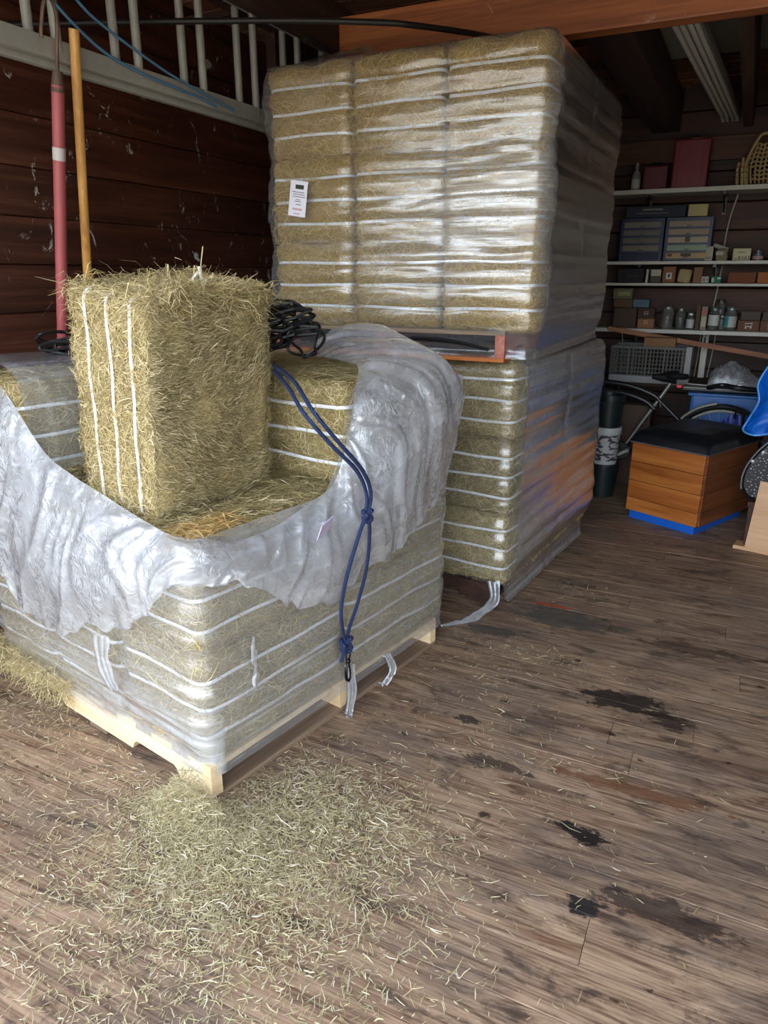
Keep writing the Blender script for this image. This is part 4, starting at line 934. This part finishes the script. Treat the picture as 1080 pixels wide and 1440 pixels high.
t = carton(-.315, -.285, z0, 1.285, .07, '5f4634', 'tall brown packet beside the white-capped jar', 'packet', flap=False, name='tall_packet')
t = carton(-.281, -.238, z0, 1.275, .06, '8f8b78', 'packet with a red picture and pale print, behind the labelled jar', 'packet', flap=False, name='tall_packet'); sticker(t, 0, .13, .038, .04, 'b56a5c', 'picture', .06); sticker(t, 0, .06, .03, .07, 'b9b7a4', 'print', .06)
jar(-.193, .037, .16, 'jar with a large white label and dark contents', (.2, .68), 'd4d7d0', '7a8a78', content=.15)
jar(-.160, .036, .215, 'tall grey jar standing behind the labelled jars', None, lid='4c4a45', y=6.06, content=.7)
jar(-.138, .018, .105, 'tiny dark jar between the two labelled jars', content=.7)
t = jar(-.080, .042, .165, 'jar with a teal and white label beside the brown boxes', (.15, .62), 'bfc3c0', '8d9a9a', content=.1)
MB().lathe([(.0435, .03), (.0435, .10)], n=20).build('teal_print', mat('teal_print', '2f93a0', .5), t, True).scale = (1, 1, 1)
bpy.data.objects.remove(t.children[-1]) if False else None
t.children[-1].parent = t
for o in t.children:
    if o.name.startswith('teal'):
        me = o.data; bm = bmesh.new(); bm.from_mesh(me)
        bmesh.ops.delete(bm, geom=[f for f in bm.faces if not (f.calc_center_median().x < -.012 and f.calc_center_median().y < .0)], context='FACES'); bm.to_mesh(me); bm.free()
t = carton(-.028, .115, z0, 1.182, .13, '6f4b38', 'brown box with a white emblem at the right of the jars', group='emblem boxes'); emblem(t, .042, .13, 'e2ddd4', 0, 1.5)
t = carton(.119, .26, z0, 1.182, .13, '6f4b38', 'brown emblem box cut by the right edge of the view', group='emblem boxes'); emblem(t, .042, .13, 'e2ddd4', 0, 1.5)
for x, w_, lab in ((.048, .13, 'flat grey carton on the brown emblem box'), (.185, .12, 'flat grey carton on the box at the right edge')): carton(x-w_/2, x+w_/2, 1.183, 1.245, .11, '544a44', lab, y=5.94)
# wires and upright leg that hang below the shelves
tag(MB().box((-.235, 6.12, .80), (.045, .03, .55), None, .003).build('shelf_leg', M_white), 'white-painted wooden leg under the lowest shelf', 'leg')
for x0, x1, lab in ((-.275, -.29, 'thin pale wire hanging left of the white leg'), (-.17, -.2, 'thin pale wire hanging right of the white leg'), (-.86, -.84, 'pale wire near the tall bales under the lowest shelf')):
    tag(MB().tube(catmull([(x0, 6.14, 1.07), ((x0+x1)/2+.008, 6.13, .9), (x1, 6.14, .6)], 6), .004, 6).build('wire', mat('pale_wire', 'b9b5a8', .6), None, True), lab, 'wire')
tag(MB().tube(catmull([(-.155, 6.12, 2.04), (-.19, 6.13, 1.85), (-.20, 6.14, 1.6)], 6), .006, 6).build('wire', mat('pale_wire', 'b9b5a8', .6), None, True), 'pale cable running down behind the drawer shelf', 'wire')
tag(MB().tube(catmull([(-.19, 6.13, 1.56), (-.21, 6.13, 1.3), (-.23, 6.12, 1.12)], 6), .006, 6).build('wire', mat('pale_wire', 'b9b5a8', .6), None, True), 'pale cable behind the jars', 'wire')
st = MB().box((0, 0, 0), (1.35, .02, .035), Matrix.Rotation(math.atan2(.16, 1.12), 3, 'Y'), .002).build('wooden_stick', wood('stick_wood', '6d3f28', '94603f', 'a97850', 0), None, loc=(-.25, 5.81, 1.010))
tag(st, 'long reddish wooden batten sloping across under the lowest shelf', 'batten')
# clutter under the shelves
wbench = thing('work_bench', 'low dark bench behind the clutter under the shelves', 'bench', (-.2, 5.9, 0))
MB().box((0, 0, .72), (1.5, .5, .03), None, .004).build('bench_top', M_joist, wbench)
for x in (-.7, .7):
    for y_ in (-.2, .2): MB().box((x, y_, .352), (.05, .05, .705), None, .003).build('leg', M_joist, wbench)
cr = thing('wire_crate', 'grey grid-sided plastic crate on the bench', 'crate', (-.575, 5.78, .737)); mg = mat('crate_grey', '63625f', .6)
for k in range(4):
    hx, hy = .275, .14; horiz = k < 2; sgn = (-1, 1)[k % 2]; m = MB()
    nn_ = 22 if horiz else 11; Ln = 2*hx if horiz else 2*hy
    for j in range(nn_+1):
        q = -Ln/2+j*Ln/nn_; m.box((q, sgn*hy, .13) if horiz else (sgn*hx, q, .13), (.005 if j % 5 else .012, .005, .25) if horiz else (.005, .005, .25))
    for j in range(9): m.box((0, sgn*hy, .01+j*.03) if horiz else (sgn*hx, 0, .01+j*.03), (Ln, .004, .004 if 0 < j < 8 else .02) if horiz else (.004, Ln, .004))
    m.build('grid_side', mg, cr)
MB().box((0, 0, .004), (.55, .28, .006)).build('crate_floor', mg, cr)
MB().box((.262, -.143, .14), (.04, .006, .25), None, .002).build('corner_post', mat('crate_pale', '9a9b9b', .5), cr)
MB().box((0, -.146, .02), (.55, .006, .05), None, .002).build('lower_rail', mat('crate_pale', '77787a', .5), cr)
carton(-.636, -.415, .985, 1.055, .12, '8d6846', 'brown cardboard box standing in the grey crate', y=5.70)
carton(-.715, -.50, .002, .60, .3, '4c3a2e', 'tall dark brown carton on the floor behind the bicycle', y=5.42, flap=True)
to = thing('storage_tote', 'blue plastic storage tote behind the black-cushioned box', 'tote', (-.02, 5.50, .42)); mb_ = mat('tote_blue', '2c64a8', .45)
MB().box((0, 0, .15), (.46, .22, .28), None, .02).build('tub', mb_, to); MB().box((0, 0, .29), (.50, .26, .02), None, .01).build('lid', mb_, to)
for x in (-.15, 0, .15): MB().box((x, -.113, .14), (.012, .008, .25)).build('rib', mb_, to)
tb = thing('trunk', 'dark wooden trunk under the blue tote', 'trunk', (-.02, 5.50, 0)); MB().box((0, 0, .205), (.6, .26, .41), None, .01).build('trunk_body', M_joist, tb); MB().box((0, -.133, .33), (.08, .01, .05), None, .003).build('hasp', M_metal, tb)
cl = thing('plastic_bag', 'crumpled clear plastic bag lying on the bench near the blue jacket', 'bag', (.03, 5.72, .737))
GX, GY = np.meshgrid(np.linspace(-1, 1, 44), np.linspace(-1, 1, 30)); hh_ = .15*np.clip(1-GX**2, 0, 1)**.6*np.clip(1-GY**2, 0, 1)**.5*(1-.55*(GX+.2))
PZ = .005+hh_+.022*vnoise(GX*6, GY*5, 2)*np.clip(hh_*9, 0, 1)+.012*vnoise(GX*13, GY*11, 3)*np.clip(hh_*9, 0, 1)
grid_mesh('film', np.stack([GX*.20, GY*.12, PZ], -1), M_flap, cl, np.stack([GX*.3, GY*.2], -1), False, {'layers': np.zeros(GX.shape)})
sk_ = thing('tool_bundle', 'bundle of dark rods and straps lying across the tote lid', 'tools', (-.05, 5.48, .722))
for k in range(4): MB().tube([(-.26, -.06+.04*k, .012+.008*k), (.26, -.05+.035*k, .016)], .008, 8).build('rod', M_metal if k % 2 else M_black, sk_, True)
MB().tube(catmull([(-.1, -.06, .03), (-.02, 0, .045), (.08, -.04, .04), (.2, -.02, .03)], 6), .018, 8).build('strap', M_black, sk_, True)
# buckets
def bucket(x, y_, z, r0, r1, h, label, mat_, parts=True, band=None):
    t = thing('bucket', label, 'bucket', (x, y_, z), R(20), 'stacked buckets')
    MB().lathe([(r0, 0), (r1, h-.03), (r1+.006, h-.03), (r1+.006, h), (r1-.002, h), (r0*.95, .01)], n=28).build('bucket_body', mat_, t, True)
    MB().lathe([(r1+.009, h-.05), (r1+.009, h-.045)], n=28).build('rim_ring', mat_, t, True)
    MB().tube([(r1*math.cos(a), r1*math.sin(a)*1.0, h-.06-.06*math.sin(a)) for a in np.linspace(math.pi, 2*math.pi, 12)], .003, 6).build('bail_handle', M_metal, t, True)
    if band:
        MB().lathe([(r0+(r1-r0)*.12+.0015, h*.1), (r0+(r1-r0)*.85+.0015, h*.8)], n=28).build('label_wrap', band, t, True)
    return t
md = mat('dark_green_plastic', '1c2626', .4)
bandm = NT('printed_bucket_label'); co_ = bandm.n('TexCoord').outputs['Object']; q = bandm.noise(bandm.mapping(co_, (1, 1, 2.)), 28., 2., .4)
bandm.bsdf(bandm.mix(bandm.rng(q, .50, .56), lin('b9b9b8'), lin('3c3c40')), .5); bandm = bandm.m
bucket(-.745, 5.08, .001, .088, .098, .235, 'dark bucket at the bottom of the bucket stack', md)
bucket(-.745, 5.08, .237, .084, .094, .26, 'white bucket with black printed label in the middle of the stack', mat('bucket_white', 'c5c6c4', .4), band=bandm)
bucket(-.745, 5.08, .498, .084, .096, .22, 'dark bucket on top of the white labelled bucket', md)

# bicycle
bk = thing('bicycle', 'dark bicycle leaning behind the wooden box, black saddle and red reflector', 'bicycle', (-.4, 5.29, 0)); O_ = Vector((-.4, 5.29, 0))
def bp(pts): return [Vector(p)-O_ for p in pts]
Y = 5.29
BBp = (-.66, Y, .29); ST = (-.41, Y, .74)
fr_ = mat('bike_black', '202022', .35)
MB().tube(catmull(bp([(-1.18, Y, .80), (-.92, Y, .775), (-.66, Y, .755), (-.47, Y, .69), (-.43, Y, .62)]), 6), .019, 10).build('top_tube', fr_, bk, True)
MB().tube(catmull(bp([(-1.2, Y, .74), (-.95, Y, .71), (-.70, Y, .70), (-.54, Y, .655), (-.47, Y, .60)]), 6), .019, 10).build('down_tube', fr_, bk, True)
MB().tube(bp([BBp, ST, (-.385, Y, .79)]), .013, 10).build('seat_post', M_metal, bk, True)
MB().tube(bp([(-.46, Y, .68), (-.25, Y-.04, .50), (-.02, Y-.05, .34)]), .015, 10).build('seat_stay', fr_, bk, True)
MB().tube(bp([BBp, (-.02, Y-.05, .34)]), .012, 10).build('chain_stay', fr_, bk, True)
sd_ = MB(); sd_.lathe([(.001, -.02), (.07, -.015), (.085, 0), (.07, .018), (.001, .025)], (.05, 0, .835), 20, .75); sd_.tube([(.05, 0, .83), (-.04, 0, .825), (-.11, 0, .825)], [.05, .03, .014], 10); sd_.build('saddle', M_rubber, bk, True)
MB().box((.075, -.03, .775), (.04, .02, .025), None, .006).build('reflector', mat('red_reflector', 'd01830', .2), bk)
def wheel(cx, nm_):
    c = Vector((cx, Y, .335))-O_; ring = lambda r: [c+Vector((r*math.cos(a), 0, r*math.sin(a))) for a in np.linspace(0, 2*math.pi, 48, endpoint=False)]
    w_ = MB().tube(ring(.315), .02, 8, True).build(nm_, M_rubber, bk, True)
    MB().tube(ring(.288), .009, 6, True).build('rim', M_alu, w_, True)
    sp_ = MB()
    for a in np.linspace(0, 2*math.pi, 28, endpoint=False): sp_.tube([c+Vector((.02*math.cos(a), .02, .02*math.sin(a))), c+Vector((.285*math.cos(a+.1), 0, .285*math.sin(a+.1)))], .0012, 4)
    sp_.build('spokes', M_alu, w_)
    MB().tube([c+Vector((0, -.05, 0)), c+Vector((0, .05, 0))], .02, 10).build('hub', M_alu, w_, True)
wheel(-.03, 'wheel'); wheel(-1.3, 'wheel')
MB().tube(catmull(bp([(-.36, Y, .47), (-.22, Y, .61), (-.08, Y, .67)]), 6), .012, 8).build('mudguard', M_alu, bk, True)
MB().tube(bp([BBp, (-.735, Y-.07, .20)]), .010, 8).build('crank', M_alu, bk, True); MB().box(tuple(bp([(-.635, Y-.10, .30)])[0]), (.09, .07, .022), Matrix.Rotation(R(-30), 3, 'Y'), .004).build('pedal', M_alu, bk)
MB().lathe([(.001, -.003), (.06, -.003), (.063, 0), (.06, .003), (.001, .003)], (0, 0, 0), 32).build('chainring', M_black, bk, loc=bp([(BBp[0], Y-.03, BBp[2])])[0]).rotation_euler = (R(90), 0, 0)
MB().tube(bp([(-1.3, Y, .335), (-1.22, Y, .78), (-1.19, Y, .92)]), .015, 10).build('fork', fr_, bk, True)
MB().tube(bp([(-1.19, Y-.26, .95), (-1.19, Y, .93), (-1.19, Y+.26, .95)]), .012, 8).build('handlebar', M_alu, bk, True)

bb_ = thing('blue_bag', 'dark blue carrier bag with a black strap behind the padded box', 'bag', (.02, 5.20, .10))
GX, GY = np.meshgrid(np.linspace(-1, 1, 30), np.linspace(0, 1, 24)); wv_ = .13*(1-.25*GY**2)
for sg_ in (-1, 1):
    grid_mesh('bag_side', np.stack([GX*wv_, sg_*(.028*np.sqrt(np.clip(1-GX**2, 0, 1))*(1.1-GY))+.006*vnoise(GX*4, GY*4, sg_+3), GY*.52*(1-.2*(GX < 0)*np.abs(GX))], -1), plain('navy_bag', '1c2f86', .35, bump=.4), bb_)
MB().tube(catmull([(.02, -.03, .50), (.03, -.05, .56), (.07, -.05, .53), (.075, -.045, .40), (.07, -.035, .30)], 6), .014, 8, flat=.4).build('strap', M_rubber, bb_, True)
# wooden box with padded lid
bang = math.atan2(.43, .90)
bx = thing('storage_box', 'varnished wooden box with black padded lid and bright blue base', 'box', (-.081, 4.423, 0), R(64.5))
# local x runs along the right-hand face, local y along the left-hand face
LX, LY = .60, .46
MB().box((LX/2+.012, LY/2+.012, .031), (LX-.02, LY-.02, .062), None, .002).build('blue_base', mat('blue_paint', '1260c8', .45, var=.05), bx)
MB().box((LX/2, LY/2, .285), (LX-.03, LY-.03, .43)).build('carcass', M_joist, bx)
w1 = wood('varnished_box_left', '6b3413', 'a9622c', 'c88544', 1, .9, .32, rnd=.08); w2 = wood('varnished_box_right', '4a2413', '7a4526', '95603a', 0, .9, .32, rnd=.1)
zs = [.062, .150, .262, .384, .502]
for k in range(4):
    a, b = zs[k]+.0015, zs[k+1]-.0015
    MB().box((-.008, LY/2, (a+b)/2), (.018, LY+.016, b-a), None, .0025).build('plank', w1, bx)
    MB().box((LX/2+.008, -.008, (a+b)/2), (LX+.01, .018, b-a), None, .0025).build('plank', w2, bx)
    MB().box((LX/2, LY+.008, (a+b)/2), (LX, .018, b-a), None, .0025).build('plank', w2, bx)
    MB().box((LX+.008, LY/2, (a+b)/2), (.018, LY, b-a), None, .0025).build('plank', w2, bx)
MB().box((LX/2, LY/2, .507), (LX+.05, LY+.05, .008), None, .002).build('lid_edge', mat('piping_grey', '5a5a5c', .5), bx)
GX, GY = np.meshgrid(np.linspace(-1, 1, 70), np.linspace(-1, 1, 56)); e = np.clip(1-GX**6, 0, 1)**.4*np.clip(1-GY**6, 0, 1)**.4
PZ = .512+.092*e+.004*vnoise(GX*3, GY*3, 3)*e-.004*np.abs(np.sin(GX*40))*(e < .93)*(e > .05)-.004*np.abs(np.sin(GY*34))*(e < .93)*(e > .05)
lt = plain('black_leather', '15171b', .34, var=.15, scale=60, bump=.3)
grid_mesh('padded_lid', np.stack([LX/2+GX*(LX/2+.028), LY/2+GY*(LY/2+.028), PZ], -1), lt, bx)

# things right of the box
def cloth(name, label, cat, loc, cols, matc, seed, amp=.02):
    t = thing(name, label, cat, loc); o_ = fold_sheet('fabric', cols, t, FW, 10, 42, amp, seed, matc, .0)
    o_.location = -Vector(loc); return t
class FWc: 
    o = (0, 0, 0)
    def np(s, a, b, z): return np.stack([a, b, z], -1)
FW = FWc()
mj = plain('blue_nylon', '0a62c8', .42, var=.12, scale=30, bump=.5)
jk = cloth('blue_jacket', 'bright blue nylon jacket draped over the back corner of the padded box', 'jacket', (.22, 4.75, .61),
      [[(.17, 4.68, 1.00), (.135, 4.66, .90), (.155, 4.66, .80), (.115, 4.60, .70), (.095, 4.58, .645)],
       [(.22, 4.64, 1.02), (.20, 4.60, .90), (.19, 4.59, .80), (.16, 4.55, .70), (.15, 4.52, .63)],
       [(.30, 4.66, 1.03), (.28, 4.58, .92), (.26, 4.57, .80), (.24, 4.55, .70), (.22, 4.53, .64)],
       [(.38, 4.72, 1.04), (.37, 4.62, .92), (.36, 4.60, .80), (.35, 4.58, .70), (.34, 4.58, .62)],
       [(.46, 4.80, 1.02), (.47, 4.72, .92), (.47, 4.68, .80), (.46, 4.66, .70), (.46, 4.66, .62)]], mj, 4, .014)
MB().tube(catmull([Vector(p)-Vector((.22, 4.75, .61)) for p in [(.17, 4.67, 1.0), (.132, 4.645, .90), (.15, 4.645, .80), (.11, 4.59, .70), (.092, 4.565, .642), (.15, 4.51, .628), (.22, 4.52, .64)]], 6), .006, 6).build('piping', plain('light_blue_piping', '4fa0f0', .4), jk, True)
ch = thing('chair', 'dark chair back carrying the blue jacket', 'chair', (.42, 4.98, 0))
MB().box((0, .06, .72), (.42, .03, .5), None, .01).build('backrest', M_joist, ch); MB().box((0, -.08, .44), (.42, .3, .03), None, .01).build('seat', M_joist, ch)
for x in (-.19, .19):
    for y_ in (-.2, .06): MB().box((x, y_, .215), (.035, .035, .43), None, .003).build('leg', M_joist, ch)
# studded bag
sbg = thing('studded_bag', 'black teardrop-shaped bag covered in silver studs', 'bag', (.26, 4.38, .30)); 
prof = [(-.10, .0), (-.135, .05), (-.14, .12), (-.12, .20), (-.07, .29), (.0, .36), (.07, .38), (.13, .33), (.16, .2), (.15, .06), (.09, -.01), (0, -.02)]
pr = catmull([(x, 0, z) for x, z in prof+[prof[0]]], 5)[:-1]
m = len(pr); vs = [(p.x, y_, p.z) for y_ in (-.03, .03) for p in pr]+[(p.x*.9, y_, .17+(p.z-.17)*.9) for y_ in (-.042, .042) for p in pr]
fs = [(j, (j+1) % m, m+(j+1) % m, m+j) for j in range(m)]+[(2*m+j, 2*m+(j+1) % m, (j+1) % m, j) for j in range(m)]+[(m+j, m+(j+1) % m, 3*m+(j+1) % m, 3*m+j) for j in range(m)]+[tuple(range(2*m, 3*m))[::-1], tuple(range(3*m, 4*m))]
MB().add(vs, fs).build('bag_body', mat('bag_black', '101013', .4), sbg)
def inpoly(x, z):
    c = False
    for j in range(m):
        a, b = pr[j-1], pr[j]; 
        if ((a.z > z) != (b.z > z)) and x < (b.x-a.x)*(z-a.z)/(b.z-a.z)+a.x: c = not c
    return c
mstud = mat('silver_stud', 'a9aaad', .45, metal=.7); studs = MB(); ns = 0; rr_ = random.Random(3); pts_ = []
while ns < 290:
    x, z = rr_.uniform(-.14, .16), rr_.uniform(-.02, .38)
    if inpoly(x*1.13, .17+(z-.17)*1.13) and all((x-a)**2+(z-b)**2 > .0135**2 for a, b in pts_):
        pts_.append((x, z)); r_ = rr_.choice([.003, .003, .004, .005]); studs.lathe([(r_, 0), (r_*.7, r_*.6), (0.0001, r_*.8)], (x, 0, z), 6)
        q = len(studs.v)
        for i_ in range(q-18, q): v_ = studs.v[i_]; studs.v[i_] = (v_[0], -.042-(v_[2]-z), z+v_[1])
        ns += 1
    elif rr_.random() < .0006: break
tag(studs.build('studs', mstud, sbg, True), kind='stuff')
for x, z in ((-.055, .27), (-.10, .215)): MB().lathe([(.012, 0), (.010, .006), (.0001, .010)], (0, 0, 0), 12).build('large_stud', mstud, sbg, True, loc=(x, -.043, z)).rotation_euler = (R(90), 0, 0)
MB().tube(catmull([(p[0], -.031, p[1]) for p in [(-.135, .05), (-.14, .12), (-.12, .20), (-.07, .29), (0, .36), (.07, .38)]], 6), .004, 6).build('edge_cord', mat('cord_grey', '7d7d80', .5), sbg, True)
sp = thing('low_stool', 'low dark stool that the studded bag stands on', 'stool', (.28, 4.41, 0)); MB().box((0, 0, .265), (.22, .14, .03), None, .005).build('seat', M_joist, sp)
for x in (-.085, .085):
    for y_ in (-.05, .05): MB().box((x, y_, .125), (.03, .03, .25)).build('leg', M_joist, sp)
# plywood panel
pw_ = wood('plywood', 'b88a62', 'd0a57c', 'deb990', 0, .6, .55, rnd=.05)
pn = thing('plywood_stand', 'pale plywood board on a foot, cut by the right edge of the view', 'board', (.33, 4.30, 0), R(-12))
MB().box((.05, -.0, .205), (.36, .018, .39), Matrix.Rotation(R(-4), 3, 'X') @ Matrix.Rotation(R(3), 3, 'Y'), .002).build('panel', pw_, pn)
MB().box((-.05, .03, .011), (.30, .10, .022), None, .002).build('foot', pw_, pn)
MB().box((.22, .10, .011), (.04, .25, .022), None, .002).build('foot', pw_, pn)
